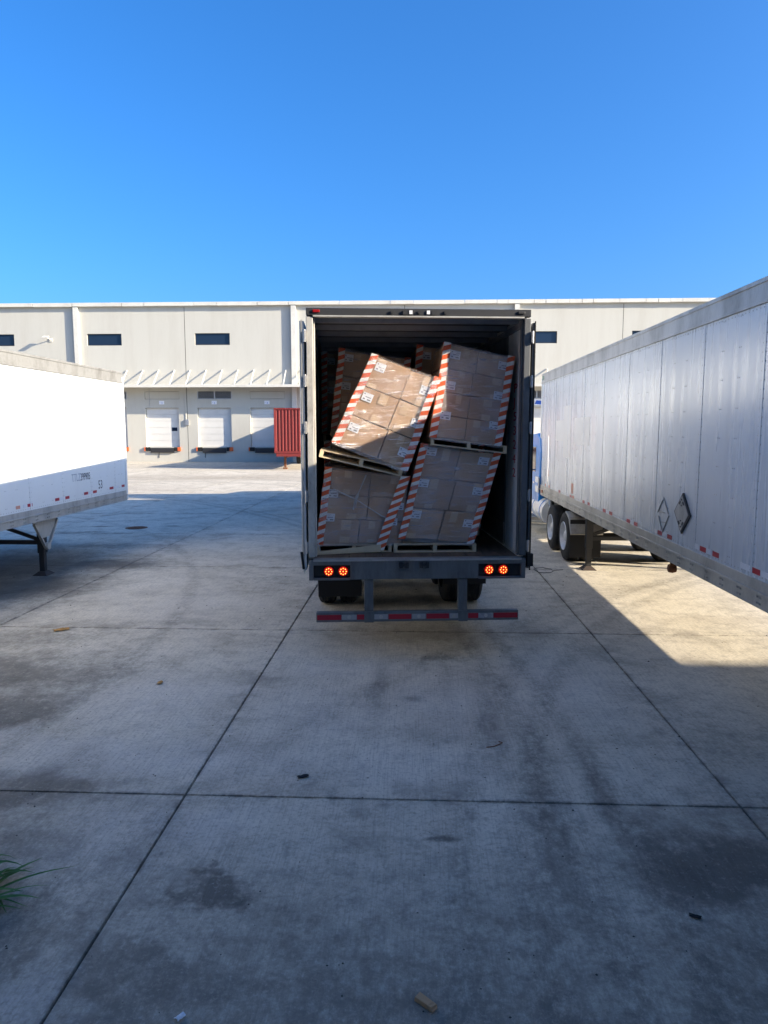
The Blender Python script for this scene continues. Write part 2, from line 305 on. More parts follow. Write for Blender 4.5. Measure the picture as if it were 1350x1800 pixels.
def text_mesh(name, s, size, mat, ax, ay, org, sx=1.0, ex=.001):
    """flat lettering: text x axis along ax, y axis along ay, lower left corner at org"""
    cu = bpy.data.curves.new(name, 'FONT'); cu.body = s; cu.size = size / .73; cu.resolution_u = 3; cu.extrude = ex
    ob = bpy.data.objects.new(name, cu); COL.objects.link(ob)
    me = bpy.data.meshes.new_from_object(ob.evaluated_get(bpy.context.evaluated_depsgraph_get()))
    bpy.data.objects.remove(ob); bpy.data.curves.remove(cu)
    ax, ay, org = Vector(ax), Vector(ay), Vector(org); n = ax.cross(ay)
    for v in me.vertices: v.co = org + ax * v.co.x * sx + ay * v.co.y + n * (v.co.z + ex)
    me.materials.clear(); me.materials.append(mat); me.name = name
    return me

# ------------------------------------------------------------------ ground: a base sheet and the cast slabs on it
g = MB().quad((-400, -400, -.03), (400, -400, -.03), (400, 400, -.03), (-400, 400, -.03)).build('ground', M['joint']); kind(g, 'structure')
SX, SY, GAP = 4.13, 4.45, .014
slab_me = MB(); e = .008
x0, x1, y0, y1 = GAP / 2, SX - GAP / 2, GAP / 2, SY - GAP / 2
slab_me.add([(x0, y0, -.03), (x1, y0, -.03), (x1, y1, -.03), (x0, y1, -.03), (x0, y0, -e), (x1, y0, -e), (x1, y1, -e), (x0, y1, -e), (x0 + e / 2, y0 + e / 2, 0), (x1 - e / 2, y0 + e / 2, 0), (x1 - e / 2, y1 - e / 2, 0), (x0 + e / 2, y1 - e / 2, 0)],
            [(0, 1, 5, 4), (1, 2, 6, 5), (2, 3, 7, 6), (3, 0, 4, 7), (4, 5, 9, 8), (5, 6, 10, 9), (6, 7, 11, 10), (7, 4, 8, 11), (8, 9, 10, 11)])
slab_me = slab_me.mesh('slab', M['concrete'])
for j in range(-1, 13):
    for i in range(-9, 9):
        put('slab', slab_me, g, 0, (-1.73 + SX * i, 5.03 + SY * (j), random.uniform(-.002, .0)))

# ------------------------------------------------------------------ far warehouse
def wall_with_openings(x0, x1, z0, z1, ops, y, deep, mi=0):
    """front face at y, reveals going back to y+deep; ops = (xa, xb, za, zb)"""
    mb = MB(); xs = sorted({x0, x1, *[o[0] for o in ops], *[o[1] for o in ops]}); zs = sorted({z0, z1, *[o[2] for o in ops], *[o[3] for o in ops]})
    for a, b in zip(xs[:-1], xs[1:]):
        za = None
        for c, d in zip(zs[:-1], zs[1:]):
            hole = any(o[0] <= a + 1e-6 and b <= o[1] + 1e-6 and o[2] <= c + 1e-6 and d <= o[3] + 1e-6 for o in ops)
            if not hole: mb.quad((a, y, c), (b, y, c), (b, y, d), (a, y, d))
    for a, b, c, d in ops:
        mb.quad((a, y, c), (a, y + deep, c), (a, y + deep, d), (a, y, d)); mb.quad((b, y, c), (b, y, d), (b, y + deep, d), (b, y + deep, c))
        mb.quad((a, y, d), (a, y + deep, d), (b, y + deep, d), (b, y, d)); mb.quad((a, y, c), (b, y, c), (b, y + deep, c), (a, y + deep, c))
    return mb
YF = 60.0
W = thing('warehouse', 'long cream loading dock warehouse with ribbon windows across the yard', 'building', (0, YF, 0))
DOORS = [-27.45 + 4.5 * i for i in range(10)]
WINS = [(-37.0, -34.0), (-27.7, -24.75), (-18.5, -15.55), (-9.3, -6.3), (-.1, 2.9), (8.6, 11.55), (17.6, 20.6)]
ops = [(d, d + 2.88, 1.25, 4.57) for d in DOORS] + [(a, b, 9.78, 10.75) for a, b in WINS] + [(d, d + 2.95, 5.30, 5.95) for i, d in enumerate(DOORS) if i % 2 == 0]
blk = [(d, d + 2.95, 5.30, 5.95) for i, d in enumerate(DOORS) if i % 2 == 1]
seams = [-37.9, -19.33, -19.33 + 18.4, 16.85]
# the wall in tilt-up panels, one part each, dark open seams between
edges = [-75.0, -56.3, -37.9, -28.5, -19.34, -10.14, -.94, 8.27, 16.85, 26, 44.4, 75]
for a, b in zip(edges[:-1], edges[1:]):
    oo = []
    for o in ops + blk:
        xa, xb = max(o[0], a), min(o[1], b)
        if xb - xa > .05: oo.append((xa, xb, o[2], o[3]))
    wall_with_openings(a + .02, b - .02, 0, 13.0, oo, 0, .27).build('wall_panel', M['wall'], W)
box('wall_core', M['dark'], W, -75, 75, .272, .5, 0, 12.95)
box('building_body', M['wall'], W, -75, 75, .51, 40, 0, 12.9)
box('roof', M['wall_trim'], W, -75, 75, .0, 40.2, 13.02, 13.10)
for i, x in enumerate([-65.5, -47.1, -28.72, -10.34, 8.05, 26.4, 44.8]):
    box('pilaster', M['wall_trim'], W, x, x + .40, -.25, -.003, 0, 12.93)
x = -72.0; k = 0
while x < 70:
    L_ = random.choice([2.6, 3.4, 1.9, 4.2]) if x < 6 else random.choice([.9, .95, 1.0, 2.1])
    o = box('gutter_section', M['wall_trim'], W, x, x + L_ - random.uniform(.015, .05), -.30 + random.uniform(-.01, .01), -.004, 12.96 + random.uniform(-.012, .012), 13.25); x += L_
# windows
for a, b in WINS:
    fr = MB()
    for q in ((a, b, 9.78, 9.84), (a, b, 10.69, 10.75), (a, a + .06, 9.841, 10.689), (b - .06, b, 9.841, 10.689)): fr.box(q[0], q[1], .10, .18, q[2], q[3])
    wf = fr.build('window', M['dark'], W)
    pane = box('pane', M['glass_dark'], wf, a + .061, b - .061, .13, .145, 9.841, 10.689)
# canopy over the dock doors, hung on sloping rods
for a, b in ((-33.0, 26.0),):
    mb = MB(); mb.hexa([(a, -1.50, 6.30), (b, -1.50, 6.30), (b, -.003, 6.42), (a, -.003, 6.42), (a, -1.50, 6.36), (b, -1.50, 6.36), (b, -.003, 6.48), (a, -.003, 6.48)])
    cn = mb.build('canopy', M['wall_trim'], W)
    box('canopy_edge', M['wall_trim'], cn, a, b, -1.56, -1.502, 6.20, 6.42, .01)
    x = a + .5
    while x < b - .2:
        MB().bar((x, -.02, 7.72), (x, -1.47, 6.36), .075, .075).build('hanger_rod', M['wall_trim'], cn); x += 1.353
# doors
for i, d in enumerate(DOORS):
    a, b = d, d + 2.88
    dr = box('dock_door', M['door_white'], W, a + .01, b - .01, .252, .268, 1.255, 4.565)
    for k in range(6):
        z = 1.26 + k * .55; MB().box(a + .015, b - .015, .225, .250, z + .008, z + .542).build('door_section', M['door_white'], dr, False, .006)
    if i % 3 != 2: box('door_window', M['glass_dark'], dr, b - .72, b - .25, .210, .2225, 2.62, 2.92)
    box('dock_plate', M['dark'], W, a + .38, b - .50, -.16, -.004, .78, 1.19, .01)
    box('dock_bumper', M['black'], W, a - .08, a + .33, -.14, -.004, .93, 1.24, .02)
    box('dock_bumper', M['black'], W, b - .45, b - .19, -.14, -.004, .93, 1.24, .02)
    box('dock_bumper_cap', M['orange'], W, b - .185, b + .10, -.15, -.004, .92, 1.25, .02)
    box('dock_bumper_cap', M['orange'], W, a - .18, a - .085, -.15, -.004, .92, 1.25, .02)
    if i % 2 == 0:
        mb = MB()
        for q in ((a, a + .07), (a + 1.42, a + 1.53), (a + 2.88, a + 2.95)): mb.box(q[0], q[1], .02, .14, 5.301, 5.949)
        mb.box(a + .071, a + 2.879, .02, .1, 5.301, 5.34)
        lv = mb.build('louvre', M['steel'], W)
        for s0, s1 in ((a + .075, a + 1.415), (a + 1.535, a + 2.875)):
            for k in range(6):
                z = 5.36 + k * .1; MB().hexa([(s0, .05, z), (s1, .05, z), (s1, .13, z + .05), (s0, .13, z + .05), (s0, .05, z + .018), (s1, .05, z + .018), (s1, .13, z + .068), (s0, .13, z + .068)]).build('slat', M['grey_paint'], lv)
    else:
        box('blank_panel', M['wall'], W, d + .025, d + 2.925, .012, .26, 5.325, 5.925)
    c = (a + b) / 2
    sg = box('number_sign', M['white_sign'], W, c - .22, c + .22, -.018, -.003, 4.86, 5.16)
    put('number', text_mesh('number', str(i + 1), .15, M['blue_ink'], (1, 0, 0), (0, 0, 1), (c - .03, -.0185, 4.90)), sg)
    put('arrow', text_mesh('arrow', '-', .16, M['blue_ink'], (1, 0, 0), (0, 0, 1), (c - .17, -.0185, 4.98)), sg)
box('hose_bracket', M['dark'], W, -21.9, -21.87, -.05, -.004, .35, .78); box('hose_bracket', M['dark'], W, -17.9, -17.87, -.05, -.004, .35, .78)
box('electrical_box', M['steel'], W, -19.5, -19.2, -.14, -.004, 3.1, 3.6, .01)
MB().tube([(-19.45, -.04, 6.2), (-19.45, -.04, 3.6)], .025).build('conduit', M['wall_trim'], W); MB().tube([(-22.55, -.04, 6.2), (-22.55, -.04, 4.62)], .02).build('conduit', M['steel'], W)
mb = MB(); mb.box(-30.95, -30.70, -.06, -.004, 10.12, 10.40); mb.bar((-30.82, -.06, 10.28), (-30.95, -.55, 10.45), .06, .06)
lt = mb.build('floodlight', M['wall_trim'], W); MB().hexa([(-31.25, -.72, 10.34), (-30.75, -.72, 10.34), (-30.75, -.40, 10.50), (-31.25, -.40, 10.50), (-31.25, -.74, 10.40), (-30.75, -.74, 10.40), (-30.75, -.42, 10.56), (-31.25, -.42, 10.56)]).build('lamp_head', M['wall_trim'], lt)
bs = box('blue_sign', M['white_sign'], W, 9.3, 11.3, -.03, -.003, 4.75, 5.28)
MB().hexa([(9.85, -.036, 4.86), (10.35, -.036, 4.80), (10.35, -.0305, 4.80), (9.85, -.0305, 4.86), (10.0, -.036, 5.16), (10.5, -.036, 5.10), (10.5, -.0305, 5.10), (10.0, -.0305, 5.16)]).build('emblem', M['blue_ink'], bs)

# ------------------------------------------------------------------ the dock building behind the camera (its wall shades the near yard)
H = thing('dock_building', 'tall cream dock building behind the viewer shading the near yard', 'building', (0, -.5, 0))
HB = 12.3
near_doors = [-9.45, -5.32, -1.2, 2.93, 7.06]
wall_with_openings(-60, 60, 0, HB, [(d, d + 2.7, 1.25, 4.4) for d in near_doors], 0, -.3).build('wall', M['wall_grey'], H)
box('building_body', M['wall'], H, -60, 60, -30, -.31, 0, HB - .02)
for d in near_doors:
    dr = box('dock_door', M['door_white'], H, d + .01, d + 2.69, -.29, -.22, 1.26, 4.39)
    box('dock_bumper', M['black'], H, d - .1, d + .2, .004, .16, .8, 1.22, .02); box('dock_bumper', M['black'], H, d + 2.5, d + 2.8, .004, .16, .8, 1.22, .02)

# ------------------------------------------------------------------ wheels
def tyre_mesh():
    r, w = .515, .28
    return MB().lathe([(.30, 0.0), (.36, -.005), (.44, .0), (.49, .02), (r - .006, .045), (r, .06)] + [q for k in range(4) for q in ((r, .075 + k * .04), (r - .012, .080 + k * .04), (r - .012, .086 + k * .04), (r, .091 + k * .04))] + [(r, w - .06), (r - .006, w - .045), (.49, w - .02), (.44, w), (.36, w + .005), (.30, w), (.30, 0)], 36).mesh('tyre', M['tyre'], True)
TYRE = tyre_mesh()
RIM_OUT = MB().lathe([(.302, .0), (.295, -.012), (.285, -.008), (.27, .03), (.25, .10), (.20, .12), (.13, .125), (.12, .06), (.10, .03), (.06, .015), (.0, .012)], 32)
for k in range(10):
    t = k * math.pi / 5; RIM_OUT.cyl((.09, .165 * math.cos(t), .165 * math.sin(t)), (.125, .165 * math.cos(t), .165 * math.sin(t)), .016, 6)
RIM_OUT = RIM_OUT.mesh('rim', M['rim'], True)
def wheel_set(parent, x_out, s, y, dual=True, rimmat=None):
    """s=-1: outer face looks to -x"""
    for k in range(2 if dual else 1):
        wl = put('wheel', None, parent); wl.empty_display_size = .2
        x = x_out - s * k * .33
        wl.location = (x, y, .515); wl.rotation_euler = (0, 0, 0 if s < 0 else math.pi)
        put('tyre', TYRE, wl)
        if k == 0: put('rim', RIM_OUT, wl)
def axle(parent, y, w=1.05, z=.515): MB().cyl((-w, y, z), (w, y, z), .065, 10).build('axle', M['dark'], parent)

# ------------------------------------------------------------------ closed box trailers left and right
def landing_gear(t, y, xo, zt, colr, shoes, s):
    lg = MB()
    for sx in (-1, 1):
        lg.box(sx * xo - .065, sx * xo + .065, y - .065, y + .065, .42, zt); lg.box(sx * xo - .05, sx * xo + .05, y - .05, y + .05, .05, .42)
    lg.bar((-xo, y, .62), (xo, y, .62), .07, .08); lg.bar((-xo, y + .02, .66), (.0, y + .02, zt - .05), .06, .06); lg.bar((xo, y - .02, .66), (.0, y - .02, zt - .05), .06, .06)
    lgo = lg.build('landing_gear', M['dark'], t, False, .006)
    for sx in (-1, 1):
        MB().hexa([(sx * xo - .14, y - .16, .0), (sx * xo + .14, y - .16, .0), (sx * xo + .14, y + .16, .0), (sx * xo - .14, y + .16, .0), (sx * xo - .06, y - .08, .07), (sx * xo + .06, y - .08, .07), (sx * xo + .06, y + .08, .07), (sx * xo - .06, y + .08, .07)]).build('sand_shoe', M['shoe'], lgo)
    return lgo
def closed_trailer(name, label, loc, rz, s, seams, skin, railm, zb, zt, rail_h, top_h, y_front, gear_y, gearwhite):
    T = thing(name, label, 'trailer', loc, rz)
    X = 1.3; xi = X - .03
    ys = [0.05] + seams + [y_front - .06]
    for a, b in zip(ys[:-1], ys[1:]):
        pm = MB().box(s * X - .018 * (s > 0), s * X + .018 * (s < 0), a + .003, b - .003, zb + rail_h, zt - top_h); pm.build('side_panel', skin, T)
    riv = MB()
    def rivet(y, z, r=.009):
        x = s * X; riv.add([(x, y - r, z), (x, y, z - r), (x, y + r, z), (x, y, z + r), (x + s * .006, y, z)], [(0, 1, 4), (1, 2, 4), (2, 3, 4), (3, 0, 4)])
    for y in seams:
        MB().box(min(s * X, s * (X + .004)), max(s * X, s * (X + .004)), y - .022, y + .022, zb + rail_h + .004, zt - top_h - .004).build('seam_strip', skin, T)
        z = zb + rail_h + .06
        while z < zt - top_h - .03:
            for dy in (-.03, .03): rivet(y + dy, z, .010)
            z += .085
    for a, b in zip(ys[:-1], ys[1:]):
        for q in (.36, .64):
            z = zb + rail_h + .1; yy = a + (b - a) * q
            while z < zt - top_h: rivet(yy - .02, z, .008); rivet(yy + .02, z, .008); z += .30
        y = a + .05
        while y < b: rivet(y, zb + rail_h + .03, .009); rivet(y, zt - top_h - .03, .008); y += .075
    for y_ in [q * .40 for q in range(int(y_front / .4))]:
        riv_x = s * (X + .022)
        for zz in (zb + .05, zb + .11):
            for dy in (0, .06):
                riv.cyl((riv_x, y_ + dy, zz), (riv_x + s * .008, y_ + dy, zz), .012, 5)
    kind(riv.build('rivets', M['rail'], T), 'stuff')
    box('side_wall', skin, T, -s * X - .01, -s * X + .01, .05, y_front - .05, zb + rail_h, zt - top_h)
    box('roof', M['trailer_white'], T, -X + .02, X - .02, .03, y_front - .02, zt - .03, zt + .005)
    box('front_wall', skin, T, -X + .03, X - .03, y_front - .05, y_front, zb + .02, zt - .031)
    box('rear_door', skin, T, -X + .08, X - .08, 0, .045, zb + .15, zt - .12)
    for sx in (-1, 1):
        xa, xb = sorted((sx * (X - .012), sx * (X + .014)))
        rp = [(0, 0)]
        rb = MB().box(xa, xb, .03, y_front - .03, zb, zb + rail_h); rb.box(*sorted((sx * (X + .0145), sx * (X + .034))), .03, y_front - .03, zb + rail_h * .50, zb + rail_h * .62)
        rb.box(*sorted((sx * (X - .10), sx * (X - .0125))), .03, y_front - .03, zb + .002, zb + .02)
        rb.build('bottom_rail', railm, T, False, .004)
        tr_ = MB().box(xa, xb, .03, y_front - .03, zt - top_h, zt + .008); tr_.box(*sorted((sx * (X + .0145), sx * (X + .026))), .03, y_front - .03, zt - .03, zt + .012)
        tr_.box(*sorted((sx * (X + .0145), sx * (X + .022))), .03, y_front - .03, zt - top_h, zt - top_h + .035)
        tr_.build('top_rail', M['rail_dirty'] if gearwhite else M['rail'], T, False, .003)
        box('corner_post', skin if skin is not M['skin'] else M['patch'], T, *sorted((sx * (X - .05), sx * (X + .018))), y_front - .058, y_front + .03, zb + .02, zt - top_h * .4, .015)
        box('rear_post', M['rail'], T, *sorted((sx * (X - .10), sx * (X + .018))), -.02, .028, zb - .05, zt)
    box('trailer_floor', M['floor_wood'], T, -xi, xi, .05, y_front - .06, zb + .12, zb + .16)
    cm = MB().box(-X + .1, X - .1, 0, .06, zb + .01, zb + .118).mesh('crossmember', M['dark'])
    y = .4
    while y < y_front - .3: put('crossmember', cm, T, 0, (0, y, 0)); y += .5
    box('kingpin_plate', M['dark'], T, -.6, .6, y_front - 1.6, y_front - .3, zb - .04, zb + .005)
    lgo = landing_gear(T, gear_y, 1.07, zb, M['dark'], not gearwhite, s)
    if gearwhite:
        for sx in (-1, 1):
            x = sx * 1.07
            q = MB().prism([(gear_y - .47, zb - .003), (gear_y + .47, zb - .003), (gear_y + .36, zb - .13), (gear_y + .14, zb - .36), (gear_y - .14, zb - .36), (gear_y - .36, zb - .13)], x + sx * .07, x + sx * .085)
            q.bar((x + sx * .095, gear_y - .42, zb - .06), (x + sx * .085, gear_y - .03, .52), .05, .035); q.bar((x + sx * .095, gear_y + .42, zb - .06), (x + sx * .085, gear_y + .06, .52), .05, .035)
            q.cyl((x + sx * .08, gear_y, .55), (x + sx * .14, gear_y, .55), .07, 12)
            q.build('gear_gusset', M['rail'], lgo)
    for y in (1.9, 3.15):
        axle(T, y)
        for sx in (-1, 1): wheel_set(T, sx * 1.27, sx, y)
    box('bogie_frame', M['dark'], T, -.6, .6, 1.1, 4.2, .75, zb)
    return T
def tape_set(T, s, pieces):
    for y0, y1, z, mt in pieces:
        x = s * 1.3; MB().box(*sorted((x + s * .0008, x + s * .0032)), y0, y1, z, z + .055).build('reflective_tape', mt, T)

# left trailer: near side faces +x
yl = .42
LT = closed_trailer('white_trailer', 'sunlit white box trailer without tractor standing on landing gear at the left', (-8.15, yl, 0), 0, 1, [round(1.05 + .0 + 1.205 * k, 3) for k in range(13)], M['trailer_white'], M['rail'], 1.08, 4.06, .24, .24, 16.13, 12.62, True)
tw, trd, to = M['tape_white'], M['tape_red'], M['tape_orange']
for yy in (11.42, 12.62, 13.86, 15.06): pass
tape_set(LT, 1, [(11.83 - yl, 11.96 - yl, 1.385, to), (12.06 - yl, 12.14 - yl, 1.385, tw), (12.2 - yl, 12.36 - yl, 1.385, trd), (13.17 - yl, 13.33 - yl, 1.39, trd), (13.36 - yl, 13.52 - yl, 1.39, tw), (13.57 - yl, 13.73 - yl, 1.39, trd), (14.36 - yl, 14.54 - yl, 1.40, trd), (14.58 - yl, 14.72 - yl, 1.40, tw), (14.77 - yl, 14.95 - yl, 1.40, trd), (15.6 - yl, 15.8 - yl, 1.41, trd), (15.84 - yl, 16.1 - yl, 1.41, tw), (16.26 - yl, 16.42 - yl, 1.41, trd)])
ax, az = (0, 1, 0), (0, 0, 1)
put('lettering', text_mesh('lettering', 'TTLZ', .16, M['ink_faded'], ax, az, (1.3005, 13.86 - yl, 1.71), .75), LT)
put('lettering', text_mesh('lettering', '399905', .155, M['ink'], ax, az, (1.3005, 14.24 - yl, 1.71), .68), LT)
put('lettering', text_mesh('lettering', '53', .19, M['ink'], ax, az, (1.3005, 15.04 - yl, 1.475), .8), LT)

# right trailer: near side faces -x
yr = 2.15
RT = closed_trailer('streaked_trailer', 'streaked dull white box trailer hitched to the blue tractor at the right', (4.5, yr, 0), 0, -1, [round(6.794 - yr + 1.394 * k, 3) for k in range(-3, 8)] + [17.74 - yr], M['skin'], M['rail_warm'], 1.10, 4.12, .26, .22, 16.2, 11.87, False)
def yy(v): return v - yr
tape_set(RT, -1, [(yy(a), yy(b), z, mt) for a, b, z, mt in [
    (6.62, 6.80, 1.40, trd), (6.82, 7.02, 1.40, tw), (6.40, 6.60, 1.40, tw), (7.52, 7.68, 1.40, trd), (7.70, 7.84, 1.40, tw), (7.86, 8.02, 1.40, trd), (8.04, 8.2, 1.40, tw), (8.9, 9.06, 1.38, trd), (9.08, 9.24, 1.38, tw), (9.26, 9.42, 1.38, trd), (9.44, 9.55, 1.38, tw), (10.28, 10.44, 1.36, trd), (10.46, 10.62, 1.36, tw), (10.64, 10.8, 1.36, trd), (11.6, 11.78, 1.36, trd), (11.8, 11.98, 1.36, tw), (12.0, 12.18, 1.36, trd), (13.1, 13.26, 1.36, trd), (13.3, 13.48, 1.36, tw), (13.5, 13.66, 1.36, trd), (14.4, 14.6, 1.36, to), (14.65, 14.8, 1.36, trd), (15.75, 15.95, 1.36, trd), (16.0, 16.25, 1.36, tw), (17.0, 17.15, 1.37, to), (17.5, 17.62, 1.37, to)]])
X0 = -1.3
def diamond(cy, cz, hy, hz, x0, x1, name, mat, par):
    return MB().hexa([(x0, cy, cz - hz), (x0, cy + hy, cz), (x0, cy, cz + hz), (x0, cy - hy, cz), (x1, cy, cz - hz), (x1, cy + hy, cz), (x1, cy, cz + hz), (x1, cy - hy, cz)]).build(name, mat, par)
ph = diamond(yy(8.56), 1.755, .25, .245, -1.3012, -1.322, 'placard_holder', M['dark'], RT)
pp = diamond(yy(8.565), 1.758, .215, .212, -1.3222, -1.327, 'placard_plate', M['rail'], ph)
mb = MB()
for dz in (.13, -.13):
    for dy in (-.07, .07): mb.bar((-1.330, yy(8.565) + dy, 1.758 + dz * .8), (-1.330, yy(8.565) + dy * .55, 1.758 + dz * 1.05), .006, .022)
    mb.cyl((-1.327, yy(8.565), 1.758 + dz * 1.25), (-1.333, yy(8.565), 1.758 + dz * 1.25), .012, 8); mb.cyl((-1.327, yy(8.565), 1.758 + dz * .7), (-1.333, yy(8.565), 1.758 + dz * .7), .010, 8)
mb.build('placard_clip', M['dark'], ph)
mb = MB(); c = (yy(9.235), 1.655); P4 = [(c[0], c[1] + .225), (c[0] - .205, c[1] + .015), (c[0], c[1] - .225), (c[0] + .205, c[1] + .015)]
for a, b, f in ((0, 1, .92), (1, 2, 1), (2, 3, .8), (3, 0, .85)):
    A_, B_ = Vector(P4[a]), Vector(P4[b]); B_ = A_ + (B_ - A_) * f; mb.bar((-1.306, A_.x, A_.y), (-1.306, B_.x, B_.y), .010, .010)
mb.bar((-1.306, c[0] + .17, c[1] + .03), (-1.306, c[0] - .06, c[1] + .035), .008, .008); mb.bar((-1.306, c[0] + .1, c[1] - .10), (-1.306, c[0] - .1, c[1] - .085), .008, .008)
mb.build('placard_outline', M['rail'], RT)
for a, b, z0, z1 in ((13.30, 14.55, 2.45, 2.98), (14.9, 15.6, 2.15, 3.25), (15.6, 16.45, 2.5, 2.95), (16.6, 17.6, 1.36 + .35, 1.9)):
    box('repair_patch', M['patch'], RT, -1.3032, -1.3008, yy(a), yy(b), z0, z1) if a < 16 else None
ax = (0, -1, 0)
put('lettering', text_mesh('lettering', '53', .17, M['ink_faded'], ax, az, (-1.3005, yy(17.72), 1.62), .75), RT)
put('lettering', text_mesh('lettering', 'X', .16, M['tape_orange'], ax, az, (-1.3005, yy(17.25), 1.63), .9), RT)
put('lettering', text_mesh('lettering', '5 71', .13, M['ink_faded'], ax, az, (-1.3005, yy(17.1), 1.42), .75), RT)
put('lettering', text_mesh('lettering', 'DIO', .11, M['green_ink'], ax, az, (-1.323, yy(18.25), 3.97), .9), RT)
box('warning_decal', M['tape_orange'], RT, -1.3035, -1.3008, yy(14.50), yy(14.68), 1.45, 1.66)
mb = MB(); mb.cyl((-1.22, yy(9.07), 1.10), (-1.22, yy(9.07), 1.04), .03, 8); mb.lathe([(0, -.05), (.05, -.045), (.06, 0), (.05, .045), (0, .05)], 14, 0, (-1.22, yy(9.07), .99)); mb.build('hanging_lamp', M['rust'], RT, True)
# mud flap behind the drive wheels hangs on the tractor (below)

# ------------------------------------------------------------------ tractors
def tractor(name, label, loc, rz, paint, tall=True):
    T = thing(name, label, 'truck', loc, rz)   # origin on the ground under the rear drive axle, +y forward
    eh = 3.6 if tall else 2.82; wz = (2.1, 2.75) if tall else (1.65, 2.3); fy = 2.42 if tall else 3.15
    for s in (-1, 1): box('frame_rail', M['dark'], T, *sorted((s * .38, s * .46)), -1.0, 7.3, .78, 1.02)
    for y in (0, 1.35):
        axle(T, y, .9)
        for s in (-1, 1): wheel_set(T, s * 1.26, s, y)
    mb = MB().box(-.5, .5, .25, 1.2, 1.021, 1.055); mb.build('fifth_wheel', M['dark'], T)
    for s in (-1, 1):
        fp = [(-.52, .66), (-.32, .97), (-.06, 1.06), (.02, 1.06), (.02, 1.02), (-.06, 1.02), (-.28, .93), (-.48, .63)]
        MB().prism([(a - .2, b) for a, b in fp], *sorted((s * .62, s * 1.27))).build('quarter_fender', M['rail'], T)
        box('mud_flap', M['black'], T, *sorted((s * .63, s * 1.26)), -.60, -.585, .16, .93)
        MB().bar((s * .46, -.55, .93), (s * 1.26, -.55, .93), .04, .04).build('flap_bracket', M['steel'], T)
        wheel_set(T, s * 1.24, s, 6.0, False)
        tk = MB().cyl((s * .93, 2.45, .72), (s * .93, 4.0, .72), .33, 24); tko = tk.build('fuel_tank', M['white_paint'], T, True)
        for y in (2.75, 3.7): MB().cyl((s * .93, y, .72), (s * .93, y + .08, .72), .336, 24).build('tank_strap', paint, tko, True)
        st = MB().hexa([(s * .78, 4.05, .33), (s * 1.28, 4.05, .33), (s * 1.28, 4.9, .33), (s * .78, 4.9, .33), (s * .78, 4.05, .42), (s * 1.22, 4.05, .42), (s * 1.22, 4.9, .42), (s * .78, 4.9, .42)])
        st.box(*sorted((s * .78, s * 1.2)), 4.05, 4.9, .70, .76); st.build('cab_step', M['steel'], T)
        ex = MB(); pts = [(s * 1.06, 2.28, .9), (s * 1.06, 2.28, eh - .25), (s * 1.06, 2.25, eh - .12), (s * 1.06, 2.17, eh - .04), (s * 1.06, 2.05, eh)]
        ex.tube(pts, .075, 14); ex.cyl((s * 1.06, 2.28, 1.5), (s * 1.06, 2.28, 2.6), .115, 16); ex.build('exhaust_stack', M['chrome'], T, True)
        mr = MB().bar((s * 1.22, 4.75, wz[1]), (s * 1.58, 4.80, wz[1]), .03, .03); mr.bar((s * 1.22, 4.75, wz[0]), (s * 1.58, 4.80, wz[0]), .03, .03); mr.box(*sorted((s * 1.46, s * 1.62)), 4.74, 4.84, wz[0] + .02, wz[1] - .03); mr.build('mirror', paint, T, False, .02)
        MB().prism([(5.25, .95), (5.35, 1.2), (5.7, 1.32), (6.3, 1.32), (6.65, 1.2), (6.8, .9), (6.7, .9), (6.55, 1.12), (6.25, 1.22), (5.75, 1.22), (5.45, 1.1), (5.35, .95)], *sorted((s * .85, s * 1.25))).build('front_fender', paint, T)
        box('headlight', M['white_sign'], T, *sorted((s * .75, s * 1.1)), 7.28, 7.33, .95, 1.15)
    # sleeper and cab: one shaped body
    prof = [(2.5, .85), (2.5, 3.25), (2.6, 3.85), (3.2, 3.98), (4.0, 3.80), (4.75, 3.05), (5.25, 2.15), (7.1, 1.85), (7.28, 1.6), (7.28, .75), (6.6, .75), (6.5, 1.15), (5.5, 1.15), (5.35, .65), (2.5, .65)]
    if not tall: prof = [(3.2, .95), (3.15, 2.2), (3.25, 2.55), (3.6, 2.66), (4.5, 2.62), (4.8, 2.35), (5.3, 1.75), (7.1, 1.6), (7.28, 1.4), (7.28, .75), (6.6, .75), (6.5, 1.15), (5.5, 1.15), (5.35, .65), (3.2, .65)]
    cb = MB().prism([(a, b) for a, b in prof], -1.20, 1.20).build('cab', paint, T, False, .06)
    for s in (-1, 1):
        box('side_window', M['glass_dark'], T, *sorted((s * 1.2015, s * 1.207)), 3.7 if not tall else 3.95, 4.7, *wz)
        dd = box('cab_door', paint, T, *sorted((s * 1.2012, s * 1.2045)), 3.6, 4.95, .95, wz[0] - .05); box('door_handle', M['chrome'], dd, *sorted((s * 1.205, s * 1.235)), 3.7, 3.87, wz[0] - .3, wz[0] - .26)
        box('side_fairing', M['white_paint'], T, *sorted((s * 1.203, s * 1.235)), fy, fy + .4, 1.15, 1.55, .01)
        box('fairing_stripe', paint, T, *sorted((s * 1.2355, s * 1.242)), fy + .05, fy + .35, 1.32, 1.40)
        box('marker_light', M['amber'], T, *sorted((s * 1.236, s * 1.26)), 2.5, 2.6, 1.0 + .2, 1.28)
    MB().hexa([(-1.05, 5.20, 2.28), (1.05, 5.20, 2.28), (1.05, 5.215, 2.29), (-1.05, 5.215, 2.29), (-1.0, 4.82, 2.98), (1.0, 4.82, 2.98), (1.0, 4.835, 2.99), (-1.0, 4.835, 2.99)] if tall else [(-1.05, 5.2, 1.89), (1.05, 5.2, 1.89), (1.05, 5.215, 1.9), (-1.05, 5.215, 1.9), (-1.0, 4.85, 2.31), (1.0, 4.85, 2.31), (1.0, 4.865, 2.32), (-1.0, 4.865, 2.32)]).build('windscreen', M['glass_dark'], T)
